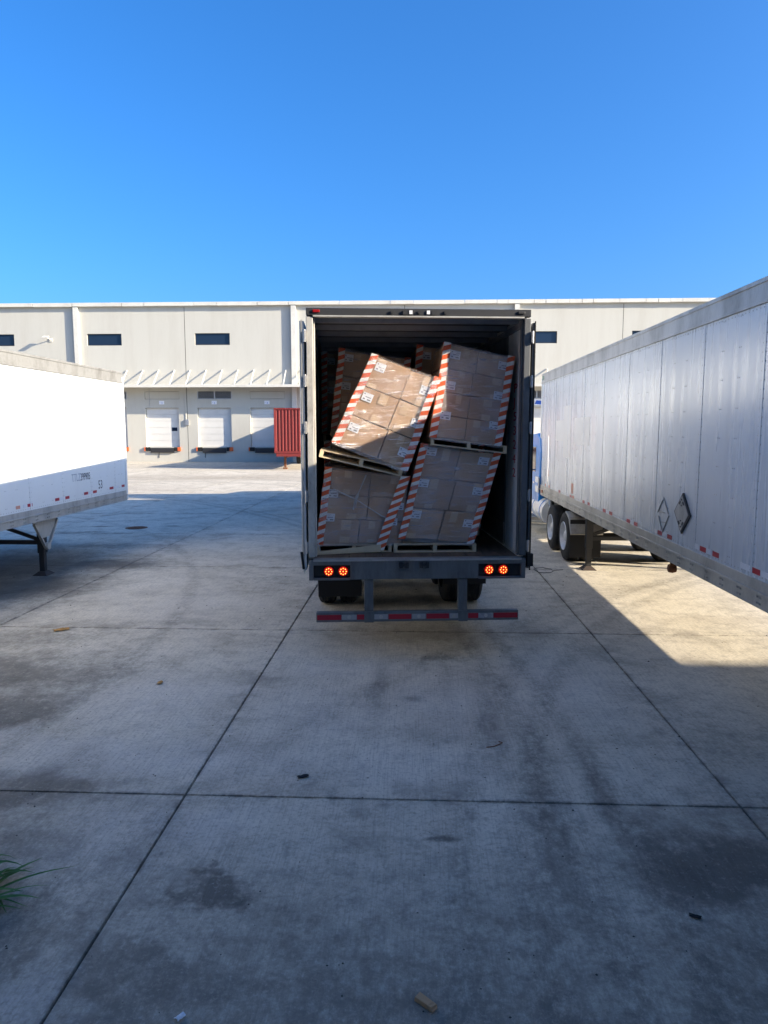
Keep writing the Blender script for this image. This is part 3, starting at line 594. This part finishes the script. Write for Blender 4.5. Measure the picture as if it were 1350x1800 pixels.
    box('grille', M['chrome'], T, -.55, .55, 7.285, 7.32, .85, 1.65, .02); box('bumper', M['chrome'], T, -1.22, 1.22, 7.2, 7.38, .38, .74, .04)
    return T
tractor('blue_tractor', 'blue tractor unit with chrome stack hitched to the streaked right trailer', (4.40, 15.05, 0), R(.8), M['blue_paint'], False)

# ------------------------------------------------------------------ the open trailer in the middle
TA = R(5.6); TO = Vector((.04, 8.27, 0))
T = thing('open_trailer', 'open box trailer seen from behind with shifted pallet loads inside', 'trailer', TO, TA)
TL = 16.15; XO = 1.285; XI = 1.235; ZF = 1.235; ZR = 4.105
of, fp = M['open_frame'], M['frame_pale']
# body
for s in (-1, 1):
    box('side_wall', M['trailer_white'], T, *sorted((s * XO, s * (XO - .02))), .13, TL, 1.10, ZR - .03)
    box('bottom_rail', M['rail'], T, *sorted((s * (XO + .002), s * (XO + .02))), 1.35, TL, 1.0, 1.26)
    # inside: liner panels with joints
    y = .14; k = 0
    while y < TL - .2:
        L_ = .78 if k == 0 else .60
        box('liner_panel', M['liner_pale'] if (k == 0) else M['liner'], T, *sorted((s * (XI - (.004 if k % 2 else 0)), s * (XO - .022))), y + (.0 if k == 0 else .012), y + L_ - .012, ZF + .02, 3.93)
        y += L_; k += 1
    box('liner_rail', M['bow'], T, *sorted((s * (XI - .03), s * (XO - .023))), .13, TL - .2, 3.935, 4.00)
    box('scuff_band', M['steel'], T, *sorted((s * (XI - .012), s * (XI - .0045))), .93, TL - .2, ZF + .012, ZF + .30)
box('roof', M['trailer_white'], T, -XO + .005, XO - .005, .10, TL, ZR - .028, ZR)
box('roof_lining', M['roof_in'], T, -XO + .03, XO - .03, .10, TL - .05, ZR - .035, ZR - .030)
bw = MB().box(-XI, XI, -.03, .03, 4.005, 4.068).mesh('roof_bow', M['bow'])
y = .42
while y < TL - .3: put('roof_bow', bw, T, 0, (0, y, 0)); y += .61
box('front_wall', M['liner'], T, -XO, XO, TL + .001, TL + .05, 1.05, ZR - .03)
y = .0
pl = MB().box(-.098, .098, .10, TL - .06, ZF - .04, ZF).mesh('floor_plank', M['floor_wood'])
for k in range(12): put('floor_plank', pl, T, 0, (-1.117 + .203 * k, 0, random.uniform(-.003, 0)))
box('sill_plate', M['steel'], T, -XI + .0, XI - .0, .006, .098, ZF - .03, ZF + .004)
# rear frame
for s in (-1, 1):
    po = MB().box(*sorted((s * XO, s * (XO - .075))), .0, .128, 1.262, 4.011)
    po.box(*sorted((s * (XO - .0755), s * (XO - .095))), .05, .128, 1.262, 4.011)
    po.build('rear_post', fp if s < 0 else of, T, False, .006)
    for z in (1.38, 1.98, 2.77, 3.30, 3.80):
        hg = MB().box(*sorted((s * (XO + .001), s * (XO + .025))), -.03, .025, z - .06, z + .06); hg.cyl((s * (XO + .018), -.018, z - .07), (s * (XO + .018), -.018, z + .07), .014, 10)
        hg.build('hinge', M['steel'], T, False, .003)
    d0, d1 = sorted((s * (XO + .026), s * (XO + .058)))
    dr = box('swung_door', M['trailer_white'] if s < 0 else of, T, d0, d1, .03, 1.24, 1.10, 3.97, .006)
    MB().box(*sorted((s * (XO + .050), s * (XO + .062))), .018, .0295, 1.08, 3.985).build('door_seal', M['rail'] if s < 0 else M['black'], dr)
    MB().tube([(s * (XO + .076), .75, 1.06), (s * (XO + .076), .75, 4.0)], .016).build('lock_rod', M['steel'], dr)
    MB().tube([(s * (XO + .076), .25, 1.06), (s * (XO + .076), .25, 4.0)], .016).build('lock_rod', M['steel'], dr)
    mb = MB().box(*sorted((s * (XO + .02), s * (XO + .09))), .0, .06, 1.13, 1.28) if s > 0 else MB().bar((s * (XO + .06), .02, 1.12), (s * (XO + .085), .05, 1.32), .03, .05)
    mb.build('door_catch', M['black'], dr)
hd = MB().box(-XO, XO, .0, .10, 4.030, ZR + .006); hdo = hd.build('rear_header', M['header'], T, False, .006)
box('header_lip', M['rail'], hdo, -XO + .08, XO - .08, -.012, .09, 4.012, 4.029)
for x, big in ((-.31, 0), (-.0, 0), (.30, 0)):
    MB().cyl((x, -.001, 4.068), (x, -.02, 4.068), .020, 12).build('marker_lamp', M['dark'], hdo, True)
for x in (-.10, .10): box('header_plate', M['white_sign'], hdo, x - .018, x + .018, -.014, -.0015, 4.048, 4.088); box('header_bracket', M['dark'], hdo, x - .09 if x < 0 else x + .035, x - .035 if x < 0 else x + .09, -.02, -.0015, 4.04, 4.085)
for s in (-1, 1): MB().box(s * 1.17 - .04, s * 1.17 + .04, -.018, -.001, 4.058, 4.09).build('corner_marker', M['lens_off'] if s < 0 else M['dark'], hdo, False, .006)
# sill with lamp boxes
sill = MB(); sill.box(-.80, .72, .0, .14, .992, 1.228); sill.box(-XO, -.801, .0, .14, 1.165, 1.228); sill.box(.721, XO, .0, .14, 1.165, 1.228)
for s in (-1, 1): sill.box(*sorted((s * 1.285, s * 1.235)), .0, .14, .985, 1.1645)
sill.box(-1.2345, -.8015, .0, .14, .985, 1.008); sill.box(.7215, 1.2345, .0, .14, .985, 1.008)
sio = sill.build('rear_sill', M['sill'], T, False, .005)
box('sill_lip', M['rail'], sio, -XO + .05, XO - .05, -.010, -.001, 1.212, 1.230)
for a, b in ((-1.2345, -.8015), (.7215, 1.2345)): box('lamp_box', M['dark'], sio, a, b, .06, .139, 1.009, 1.164)
led = MB()
for k in range(9):
    t = 2 * math.pi * k / 8; r = .036 if k < 8 else 0; led.cyl((r * math.cos(t), -.011, r * math.sin(t)), (r * math.cos(t), -.0135, r * math.sin(t)), .0062, 8)
led = led.mesh('led', M['led']); lens = MB().lathe([(0, 0), (.03, .002), (.052, .010), (.057, .03)], 28)
for i, v in enumerate(lens.v): lens.v[i] = (v[1], v[0] - .012, v[2])
lens = lens.mesh('lens', M['lens'], True)
ring = MB().lathe([(.058, .0), (.066, -.004), (.072, .004), (.072, .04)], 28)
for i, v in enumerate(ring.v): ring.v[i] = (v[1], v[0], v[2])
ring = ring.mesh('rim', M['black'], True)
for x in (-1.055, -.885, .855, 1.025):
    tl = put('tail_lamp', lens, T, 0, (x, .032, 1.087)); put('led_cluster', led, tl); put('lamp_rim', ring, tl)
for x in (-.17, .07):
    mb = MB().box(x - .055, x - .015, -.05, -.001, 1.13, 1.20); mb.box(x + .015, x + .055, -.05, -.001, 1.13, 1.20); mb.cyl((x - .05, -.03, 1.17), (x + .05, -.03, 1.17), .014, 10); mb.build('door_keeper', M['dark'], sio, False, .004)
# underride guard
bm_ = MB().box(-1.205, 1.205, -.02, .06, .485, .605); bmo = bm_.build('bumper_bar', M['sill'], T, False, .006)
for x0_ in (-.635, .485): MB().hexa([(x0_, -.005 + .0, .6055), (x0_ + .105, -.005, .6055), (x0_ + .105, .08, .6055), (x0_, .08, .6055), (x0_, .02, .9845), (x0_ + .105, .02, .9845), (x0_ + .105, .13, .9845), (x0_, .13, .9845)]).build('bumper_post', M['sill'], T, False, .004); box('bumper_post_foot', M['sill'], bmo, x0_ - .002, x0_ + .107, -.032, -.021, .480, .608)
for a, b, c in ((-1.195, -.91, trd), (-.905, -.73, tw), (-.725, -.64, trd), (-.52, -.36, tw), (-.35, -.08, trd), (-.07, .09, tw), (.10, .37, trd), (.38, .48, tw), (.60, .72, trd), (.725, .90, tw), (.905, 1.195, trd)):
    box('reflective_tape', c if c is trd else M['grey_paint'], bmo, a, b, -.0235, -.0205, .515, .575)
    if c is tw: MB().cyl(((a + b) / 2, -.0235, .545), ((a + b) / 2, -.027, .545), .022, 10).build('bumper_stud', M['rail'], bmo)
# running gear
for yx in (3.0, 4.25):
    axle(T, yx)
    for s in (-1, 1): wheel_set(T, s * 1.285, s, yx)
box('bogie_frame', M['dark'], T, -.55, .55, 2.2, 5.2, .70, 1.09)
box('mud_flap', M['black'], T, -1.27, -.62, 2.28, 2.295, .25, 1.0); box('mud_flap', M['black'], T, .62, 1.27, 2.28, 2.295, .42, 1.0)
cm = MB().box(-XO + .04, XO - .04, 0, .06, 1.09, 1.19).mesh('crossmember', M['dark'])
y = .5
while y < TL - .2: put('crossmember', cm, T, 0, (0, y, 0)); y += .45
landing_gear(T, 12.4, 1.0, 1.09, M['dark'], False, 1)
# red hand-painted number on the right liner, one letter below the other
for k, ch in enumerate('PJ53242'):
    put('red_number', text_mesh('red_number', ch, .115, M['red_paint'], (0, -1, 0), (0, 0, 1), (XI - .001, .56, 3.20 - .172 * k), 2.2), T)
TM = Matrix.Translation(TO) @ Matrix.Rotation(TA, 4, 'Z')
mt = tractor('grey_tractor', 'grey tractor unit hidden in front of the open trailer', TM @ Vector((0, 14.95, 0)), TA, M['grey_paint'])

# ------------------------------------------------------------------ pallet loads
def lerp(a, b, t): return a + (b - a) * t
class Load:
    """box-like volume: front face corners BL,BR,TR,TL as (x,z) at depth y=d, swept back by D; lean = extra y at the top"""
    def __init__(s, fc, d, D, lean=0.0, back=None, skew=0.0):
        s.f = fc; s.d = d; s.D = D; s.lean = lean; s.b = back or fc; s.skew = skew
    def p(s, u, v, w):
        def q(c): return lerp(lerp(c[0][0], c[1][0], u), lerp(c[3][0], c[2][0], u), w), lerp(lerp(c[0][1], c[1][1], u), lerp(c[3][1], c[2][1], u), w)
        fx, fz = q(s.f); bx, bz = q(s.b)
        return Vector((lerp(fx, bx, v), s.d + s.D * v + s.lean * w + s.skew * u, lerp(fz, bz, v)))
def carton_hex(L, u0, u1, v0, v1, w0, w1): return [L.p(u0, v0, w0), L.p(u1, v0, w0), L.p(u1, v1, w0), L.p(u0, v1, w0), L.p(u0, v0, w1), L.p(u1, v0, w1), L.p(u1, v1, w1), L.p(u0, v1, w1)]
def shake(rnd, a, pts): return [q + Vector((rnd.uniform(-a, a), rnd.uniform(0, .0015), rnd.uniform(-a, a))) for q in pts]
def front_patch(L, u0, u1, w0, w1, off, th, mat, name, par, mi=None):
    a = [L.p(u0, 0, w0), L.p(u1, 0, w0), L.p(u1, 0, w1), L.p(u0, 0, w1)]
    n = (a[1] - a[0]).cross(a[3] - a[0]).normalized()   # points to -y
    o = n * off; t = n * (off + th)
    return MB().hexa([a[0] + o, a[1] + o, a[1] + t, a[0] + t, a[3] + o, a[2] + o, a[2] + t, a[3] + t]).build(name, mat, par)
def corner_board(L, u, par, side, w0=-.01, w1=1.02, width=.070, wob=.005, off=.016):
    W0 = (L.p(1, 0, .5) - L.p(0, 0, .5)).length; D0 = L.D; Hh = (L.p(u, 0, 1) - L.p(u, 0, 0)).length
    mb = MB(); N = 10; rows = []
    for i in range(N + 1):
        w = lerp(w0, w1, i / N); j = random.uniform(-wob, wob)
        du = width / W0 * (1 if u < .5 else -1); dv = width / D0
        base = L.p(u, 0, w); nx = -1 if u < .5 else 1
        ew = Vector((nx * off, -off, 0)) + Vector((j, j, 0))
        c0 = base + ew; c1 = L.p(u + du, 0, w) + Vector((0, -off, 0)) + Vector((j, 0, 0)); c2 = L.p(u, dv, w) + Vector((nx * off, 0, 0))
        rows.append((c1, c0, c2))
    for i in range(N):
        a, b = rows[i], rows[i + 1]; h0 = Hh * lerp(w0, w1, i / N); h1 = Hh * lerp(w0, w1, (i + 1) / N); sg = 1 if u < .5 else -1
        fu = [(sg * width, h0), (0, h0), (0, h1), (sg * width, h1)]
        mb.quad(a[0], a[1], b[1], b[0], 0, fu)
        mb.quad(a[1], a[2], b[2], b[1], 0, [(0, h0), (-sg * width, h0), (-sg * width, h1), (0, h1)])
    o = mb.build('corner_board', M['board'], par); m_ = o.modifiers.new('thick', 'SOLIDIFY'); m_.thickness = .005; m_.offset = 0
    return o
def film(L, par, seed, amp=.010, top=True, mat=None):
    mb = MB(); N = 26
    def nz(p): q = Vector((p.x * 3.0, p.y * 3.0, p.z * 9.0 + seed * 7)); return noise.noise(q) * .6 + noise.noise(q * 2.7) * .4
    faces = [(lambda a, b: L.p(lerp(-.005, 1.005, a), 0, lerp(-.03, 1.01, b)), Vector((0, -1, 0))), (lambda a, b: L.p(0, lerp(0, 1, a), lerp(-.03, 1.01, b)), Vector((-1, 0, 0))), (lambda a, b: L.p(1, lerp(0, 1, a), lerp(-.03, 1.01, b)), Vector((1, 0, 0)))]
    if top: faces.append((lambda a, b: L.p(lerp(0, 1, a), lerp(0, 1, b), 1), Vector((0, 0, 1))))
    for fn, n in faces:
        vs = []
        for i in range(N + 1):
            for j in range(N + 1):
                p = fn(i / N, j / N); vs.append(p + n * (.013 + amp * (nz(p) + .4)))
        fs = [(i * (N + 1) + j, (i + 1) * (N + 1) + j, (i + 1) * (N + 1) + j + 1, i * (N + 1) + j + 1) for i in range(N) for j in range(N)]
        mb.add(vs, fs)
    return mb.build('stretch_wrap', mat or M['film'], par, True)
def pallet(L, par, hgt=.115, own=None):
    """L here is the pallet volume"""
    pm = MB()
    # three stringers running back
    def hx(u0, u1, v0, v1, w0, w1): return carton_hex(L, u0, u1, v0, v1, w0, w1)
    root = MB().hexa(hx(.0, .045, .0, 1, .16, .84)).build('pallet', M['wood'], par)
    for u0, u1 in ((.4775, .5225), (.955, 1.0)): MB().hexa(hx(u0, u1, .0, 1, .16, .84)).build('stringer', M['wood'], root)
    n = 7
    for k in range(n):
        v0 = k * (1 - .09) / (n - 1); MB().hexa(hx(-.0, 1.0, v0, v0 + .085, .845, 1.0)).build('deck_board', M['wood'], root)
    for k in range(3):
        v0 = k * (1 - .09) / 2; MB().hexa(hx(-.0, 1.0, v0, v0 + .09, .0, .155)).build('bottom_board', M['wood'], root)
    return root
GRP = 'wrapped pallet loads in the open trailer'
def make_load(name, label, fc, pc, d, D=1.05, lean=0.0, nx=2, nz=3, ny=2, seed=1, labels=(), boards=((0, {}), (1, {})), pd=None, detail=True, useam=.5, back=None, pback=None, skew=0.0, filmamp=.010):
    rnd = random.Random(seed)
    t = thing(name, label, 'pallet load', TO, TA, GRP)
    L = Load(fc, d, D, lean, back, skew)
    for k in range(nz):
        w0, w1 = k / nz, (k + 1) / nz
        us = useam + rnd.uniform(-.05, .05)
        ub = [0, us, 1] if nx == 2 else [i / nx for i in range(nx + 1)]
        for i in range(len(ub) - 1):
            for j in range(ny):
                jit = rnd.uniform(0, .002) if j == 0 else .004
                c = MB().hexa(shake(rnd, .007, carton_hex(L, ub[i] + .004, ub[i + 1] - .004, j / ny + .002 + jit, (j + 1) / ny - .003, w0 + .004, w1 - .004 - rnd.uniform(0, .008)))).build('carton', rnd.choice(M['card']), t, False, .004)
                if j == 0 and detail:
                    uc = lerp(ub[i], ub[i + 1], rnd.choice([.28, .5, .66])); ww = rnd.uniform(.07, .13) / .95
                    front_patch(L, uc - ww / 2, uc + ww / 2, w1 - (w1 - w0) * rnd.uniform(.25, .45), w1 - .008, .0012, .0006, M['packtape'], 'tape', c)
                    if rnd.random() < .75: front_patch(L, uc - ww / 2, uc + ww / 2, w0 + .006, w0 + (w1 - w0) * rnd.uniform(.15, .3), .0012, .0006, M['packtape'], 'tape', c)
    Wm = (L.p(1, 0, .5) - L.p(0, 0, .5)).length; Hm = (L.p(0, 0, 1) - L.p(0, 0, 0)).length
    for (u, w) in labels:
        du, dw = .125 / Wm, .10 / Hm
        lb = front_patch(L, u, u + du, w, w + dw, .0022, .0006, M['white_sign'], 'shipping_label', t)
        for a0, a1, b0, b1 in ((.1, .22, .74, .88), (.30, .84, .47, .56), (.14, .32, .16, .30), (.54, .86, .15, .30)):
            front_patch(L, u + du * a0, u + du * a1, w + dw * b0, w + dw * b1, .0030, .0004, M['ink_label'] if (a0, b0) != (.1, .72) else M['ink'], 'print', lb)
    for u, kw in boards: corner_board(L, u, t, 0, **kw)
    film(L, t, seed, filmamp, True, M['film_sunlit'] if seed == 12 else None)
    if pc:
        PL = Load(pc, pd if pd is not None else d, D, 0, pback, skew); pallet(PL, t)
    return t, L
make_load('pallet_load', 'lower left pallet load with knotted film and slipped right corner board', [(-1.20, 1.352), (-.16, 1.347), (-.085, 2.175), (-1.08, 2.285)], [(-1.215, 1.237), (-.285, 1.237), (-.285, 1.345), (-1.215, 1.345)], .45, 1.05, 0, seed=3,
          labels=((.055, .62), (.86, .50), (.045, .30), (.80, .27)), boards=((0, {}),), useam=.5)
make_load('pallet_load', 'lower right pallet load leaning right on a flat wooden pallet', [(-.185, 1.424), (.716, 1.35), (1.037, 2.451), (.083, 2.564)], [(-.262, 1.237), (.768, 1.237), (.766, 1.343), (-.26, 1.349)], .42, 1.05, 0, seed=5,
          labels=((.07, .90), (.76, .86), (.07, .56), (.80, .53), (.075, .22), (.80, .17)), useam=.5)
make_load('pallet_load', 'upper right pallet load tallest in the trailer leaning against the right wall', [(.185, 2.668), (1.03, 2.556), (1.168, 3.598), (.349, 3.767)], [(.18, 2.566), (1.112, 2.455), (1.114, 2.55), (.18, 2.66)], 0.36, 1.0, 0, seed=8, nz=4,
          labels=((.09, .86), (.80, .85), (.085, .53), (.80, .51), (.085, .20), (.80, .17)), useam=.5)
make_load('pallet_load', 'upper left pallet load tipped over and lit by the sun', [(-.991, 2.616), (-.13, 2.262), (.25, 3.329), (-.525, 3.61)], [(-1.165, 2.43), (-.182, 2.19), (-.155, 2.296), (-1.143, 2.52)], .20, 1.0, -.02, seed=12, nz=3, nx=2,
          labels=((.10, .86), (.80, .80), (.10, .52), (.10, .17), (.82, .12), (.84, .45)), useam=.60, pd=.24, filmamp=.024)
make_load('pallet_load', 'shaded pallet load behind the tipped load with a striped left edge', [(-1.03, 2.78), (-.07, 2.70), (.041, 3.707), (-.913, 3.84)], [(-1.05, 2.65), (-.06, 2.60), (-.06, 2.69), (-1.05, 2.76)], 1.7, 1.05, 0, seed=21, labels=((.07, .86), (.82, .84), (.07, .5)))
make_load('pallet_load', 'shaded pallet load behind the tall upper right load', [(.10, 2.72), (1.08, 2.70), (1.10, 3.80), (.155, 3.885)], [(.08, 2.58), (1.1, 2.58), (1.1, 2.70), (.08, 2.70)], 1.7, 1.05, 0, seed=23, labels=((.07, .86),))
make_load('pallet_load', 'deepest visible pallet load in the dark along the left wall', [(-1.20, 2.70), (-.25, 2.68), (-.24, 3.86), (-1.194, 3.93)], [(-1.2, 2.56), (-.25, 2.55), (-.25, 2.67), (-1.2, 2.69)], 3.0, 1.05, 0, seed=25, labels=((.07, .86), (.07, .5)))
for i, (x0_, d_, lb) in enumerate(((-1.16, 1.7, 'bottom pallet load second from the door on the left side'), (.06, 1.75, 'bottom pallet load second from the door beside the right wall gap'), (-1.18, 3.0, 'bottom pallet load third from the door on the left side'))):
    make_load('pallet_load', lb, [(x0_, 1.36), (x0_ + 1.0, 1.36), (x0_ + 1.03, 2.545), (x0_ + .03, 2.56)], [(x0_, 1.24), (x0_ + 1.0, 1.24), (x0_ + 1.0, 1.355), (x0_, 1.355)], d_, 1.05, 0, seed=31 + i, detail=False)
# the slipped right corner board of the lower left load, a loose board and knotted film, all lying on or against it
LL = [o for o in bpy.data.objects if o.name == 'pallet_load'][0]
Ls = Load([(-.52, 1.275), (-.40, 1.27), (-.075, 2.18), (-.20, 2.19)], .415, 1.0)
Lw = Load([(-1.3, 1.275), (-.40, 1.27), (-.072, 2.18), (-1.0, 2.2)], .41, 1.0); corner_board(Lw, 1, LL, 0, 0, 1.0, .105, .004, .01)
MB().hexa([(-1.225, .30, 1.237), (-.42, .395, 1.255), (-.42, .41, 1.255), (-1.225, .318, 1.237), (-1.225, .30, 1.272), (-.42, .392, 1.345), (-.42, .407, 1.345), (-1.225, .318, 1.272)]).build('broken_board', M['wood'], LL)
mb = MB()
def cord(pts, r):
    mb = MB()
    for i in range(len(pts) - 1):
        a, b = Vector(pts[i]), Vector(pts[i + 1]); n = 5
        for k in range(n):
            p = a.lerp(b, k / n); q = a.lerp(b, (k + 1) / n); rr = r * (1 + .35 * math.sin(7 * (i * n + k))); mb.cyl(p, q, rr, 6, r * (1 + .35 * math.sin(7 * (i * n + k + 1))))
    mb.build('twisted_film', M['film_rope'], LL, True)
cord([(-.60, .41, 2.20), (-.66, .395, 2.06), (-.72, .39, 1.93), (-.73, .40, 1.80)], .009); cord([(-1.0, .42, 2.03), (-.72, .39, 1.90), (-.42, .415, 1.70), (-.33, .42, 1.66)], .007); cord([(-.70, .385, 1.97), (-.745, .385, 1.86), (-.76, .39, 1.78)], .013); cord([(-1.2, .40, 1.40), (-1.16, .36, 1.27), (-1.05, .35, 1.25)], .006)

# ------------------------------------------------------------------ red container on a chassis at the far dock
Rr = thing('red_container', 'red corrugated shipping container on a chassis at the far dock', 'container', (-8.35, 48.0, 0))
def corr(n, w, depth):
    pts = []; p = w / n
    for k in range(n): a = k * p; pts += [(a, 0), (a + p * .35, 0), (a + p * .5, depth), (a + p * .85, depth)]
    return pts + [(w, 0)]
pts = corr(10, 2.28, .05); mb = MB()
for (a, da), (b, db) in zip(pts[:-1], pts[1:]): mb.quad((-1.14 + a, .03 + da, 1.3), (-1.14 + b, .03 + db, 1.3), (-1.14 + b, .03 + db, 4.08), (-1.14 + a, .03 + da, 4.08))
mb.build('front_panel', M['red_steel'], Rr)
pts = corr(44, 11.8, .04)
for s in (-1, 1):
    mb = MB()
    for (a, da), (b, db) in zip(pts[:-1], pts[1:]): mb.quad((s * (1.20 - da), .1 + a, 1.3), (s * (1.20 - db), .1 + b, 1.3), (s * (1.20 - db), .1 + b, 4.08), (s * (1.20 - da), .1 + a, 4.08))
    mb.build('side_panel', M['red_steel'], Rr)
    for y in (0, 11.86): box('corner_post', M['red_steel'], Rr, *sorted((s * 1.14, s * 1.22)), y, y + .12, 1.15, 4.2, .01)
    box('side_rail', M['red_steel'], Rr, *sorted((s * 1.16, s * 1.215)), .125, 11.855, 1.15, 1.3); box('side_rail', M['red_steel'], Rr, *sorted((s * 1.16, s * 1.215)), .125, 11.855, 4.08, 4.18)
    box('chassis_beam', M['rust'], Rr, *sorted((s * .35, s * .5)), .3, 11.7, .85, 1.14)
    lg = MB().box(s * .75 - .07, s * .75 + .07, 1.4, 1.54, .12, 1.0); lg.box(s * .75 - .14, s * .75 + .14, 1.3, 1.64, 0, .1); lg.build('landing_leg', M['rust'], Rr)
    for y in (9.2, 10.4): wheel_set(Rr, s * 1.2, s, y)
box('front_rail', M['red_steel'], Rr, -1.14, 1.14, .0, .1, 4.09, 4.19); box('front_rail', M['red_steel'], Rr, -1.139, 1.139, .0, .1, 1.15, 1.295); box('roof', M['red_steel'], Rr, -1.16, 1.16, .1, 11.86, 4.1, 4.15); box('container_floor', M['rust'], Rr, -1.15, 1.15, .12, 11.86, 1.16, 1.28)
box('chassis_nose', M['red_steel'], Rr, -1.1, 1.1, .02, .25, .92, 1.145, .01); box('rear_wall', M['red_steel'], Rr, -1.13, 1.13, 11.87, 11.95, 1.3, 4.08)

# ------------------------------------------------------------------ weeds, covers and litter on the yard
wd = thing('weed_clump', 'clump of green grass weeds on the concrete at the lower left', 'weed', (-2.60, 3.76, 0))
rnd = random.Random(4)
for k in range(56):
    a = rnd.uniform(-1.9, 1.5) if k % 4 else rnd.uniform(0, 6.28); ln = rnd.uniform(.22, .52); lift = rnd.uniform(.15, .95); wd_ = rnd.uniform(.009, .021); n = 7
    dx, dy = math.cos(a), math.sin(a); bx, by = rnd.uniform(-.16, .1), rnd.uniform(-.12, .14); vs = []
    for i in range(n + 1):
        t = i / n; r = ln * t * (.45 + .45 * (1 - lift) + .1 * t); z = ln * lift * (1.5 * t - 1.25 * t * t * (1.15 - .2 * lift)); z = max(z, .004 + .01 * t); ww = wd_ * (1 - t ** 2.2) + .0006
        c = Vector((bx + dx * r, by + dy * r, z)); sd = Vector((-dy, dx, 0)) * ww; vs += [c - sd + Vector((0, 0, ww * .5)), c, c + sd + Vector((0, 0, ww * .5))]
    fs = [f for i in range(n) for f in ((i * 3, i * 3 + 1, i * 3 + 4, i * 3 + 3), (i * 3 + 1, i * 3 + 2, i * 3 + 5, i * 3 + 4))]
    MB().add(vs, fs).build('blade', M['grass'], wd, True)
mc = MB().cyl((0, 0, .001), (0, 0, .010), .30, 32)
for k in range(-3, 4): mc.box(-.24 + abs(k) * .03, .24 - abs(k) * .03, k * .07 - .008, k * .07 + .008, .0101, .014)
mc = mc.build('manhole_cover', M['rust']); mc.location = (-7.82, 19.45, 0); tag(mc, 'round dark manhole cover in the yard beyond the white trailer', 'manhole cover')
def crumple(name, label, cat, loc, sx, sy, sz, mat, rz, seed=1, n=6):
    mb = MB(); vs = []; r_ = random.Random(seed)
    for i in range(n + 1):
        for j in range(n + 1):
            u, v = i / n - .5, j / n - .5; edge = 1 - .25 * r_.random(); q = noise.noise(Vector((u * 4 + seed, v * 4, seed)))
            vs.append((u * sx * edge, v * sy * edge, .004 + sz * (.5 + .5 * q) * (1 - (2 * abs(v)) ** 3 * .6)))
    fs = [(i * (n + 1) + j, (i + 1) * (n + 1) + j, (i + 1) * (n + 1) + j + 1, i * (n + 1) + j + 1) for i in range(n) for j in range(n)]
    o = mb.add(vs, fs).build(name, mat); o.location = loc; o.rotation_euler = (0, 0, rz); m_ = o.modifiers.new('thick', 'SOLIDIFY'); m_.thickness = .003; m_.offset = 1
    return tag(o, label, cat)
sc1 = thing('cardboard_scrap', 'folded brown cardboard scrap lying nearest the viewer', 'scrap', (.063, 3.13, 0), R(-38)); sc1.scale = (.72, .72, .72)
MB().hexa([(-.075, -.03, .0), (.075, -.032, .0), (.078, .028, .0), (-.07, .03, .0), (-.072, -.025, .030), (.07, -.03, .034), (.074, .024, .026), (-.07, .028, .036)]).build('folded_body', M['card'][0], sc1, False, .003)
MB().hexa([(.04, -.034, .03), (.085, -.04, .012), (.088, .01, .010), (.045, .018, .03), (.04, -.034, .034), (.085, -.04, .016), (.088, .01, .014), (.045, .018, .034)]).build('torn_flap', M['card'][1], sc1)
crumple('plastic_scrap', 'small white plastic scrap at the bottom edge', 'scrap', (-1.09, 2.995, 0), .05, .03, .02, M['white_sign'], .9, 3)
crumple('orange_leaf', 'orange dry leaf on the stained concrete at the far left', 'leaf', (-4.87, 9.33, 0), .22, .12, .03, M['leaf_dry'], .6, 5)
crumple('yellow_leaf', 'small yellow leaf in the middle of the left slabs', 'leaf', (-2.77, 7.36, 0), .09, .06, .02, M['leaf_dry'], 1.6, 6)
crumple('rubber_scrap', 'black rubber scrap beside the nearest cross joint', 'scrap', (-.88, 5.34, 0), .10, .05, .015, M['black'], .5, 7)
crumple('dark_litter', 'dark leaf shaped scrap on the right foreground slab', 'scrap', (1.6, 3.81, 0), .07, .03, .012, M['black'], -.4, 8)
mb = MB(); pts = [(.11 * math.cos(t * .9) * (1 + .12 * math.sin(3 * t)), .13 * math.sin(t * .9), .006 + .004 * math.sin(5 * t)) for t in [k * .5 for k in range(15)]] + [(.25, .04, .005)]
o = mb.tube([(x * 1.6, y * 2.0, z) for x, y, z in pts], .006, 6).build('wire_loop', M['dark']); o.location = (2.52, 13.83, 0); tag(o, 'loop of dark wire lying on the joint beside the open trailer', 'wire')
o = MB().tube([(-.09, -.05, .005), (-.02, -.03, .006), (.04, .01, .012), (.06, .05, .006), (.03, .07, .005)], .004, 6).build('twig', M['rust']); o.location = (.72, 5.98, 0); tag(o, 'thin bent twig in the middle of the center slab', 'twig')
mb = MB(); rnd = random.Random(9)
for k in range(240):
    yv = rnd.uniform(2.9, 14) if k % 3 else rnd.uniform(3, 7); xv = rnd.uniform(-.55, .55) * (yv + 1.0); s_ = rnd.uniform(.003, .010) * (.6 + yv * .09)
    p = [Vector((rnd.uniform(.6, 1.2), 0, 0)), Vector((0, rnd.uniform(.5, 1.2), 0)), Vector((-rnd.uniform(.6, 1.2), 0, 0)), Vector((0, -rnd.uniform(.6, 1.2), 0)), Vector((0, 0, rnd.uniform(.4, .9)))]
    mb.add([Vector((xv, yv, .0005)) + q * s_ for q in p], [(0, 1, 4), (1, 2, 4), (2, 3, 4), (3, 0, 4)])
o = mb.build('grit', M['pebble']); kind(o, 'stuff'); tag(o, 'dark grit and crumbs scattered over the yard slabs', 'grit')
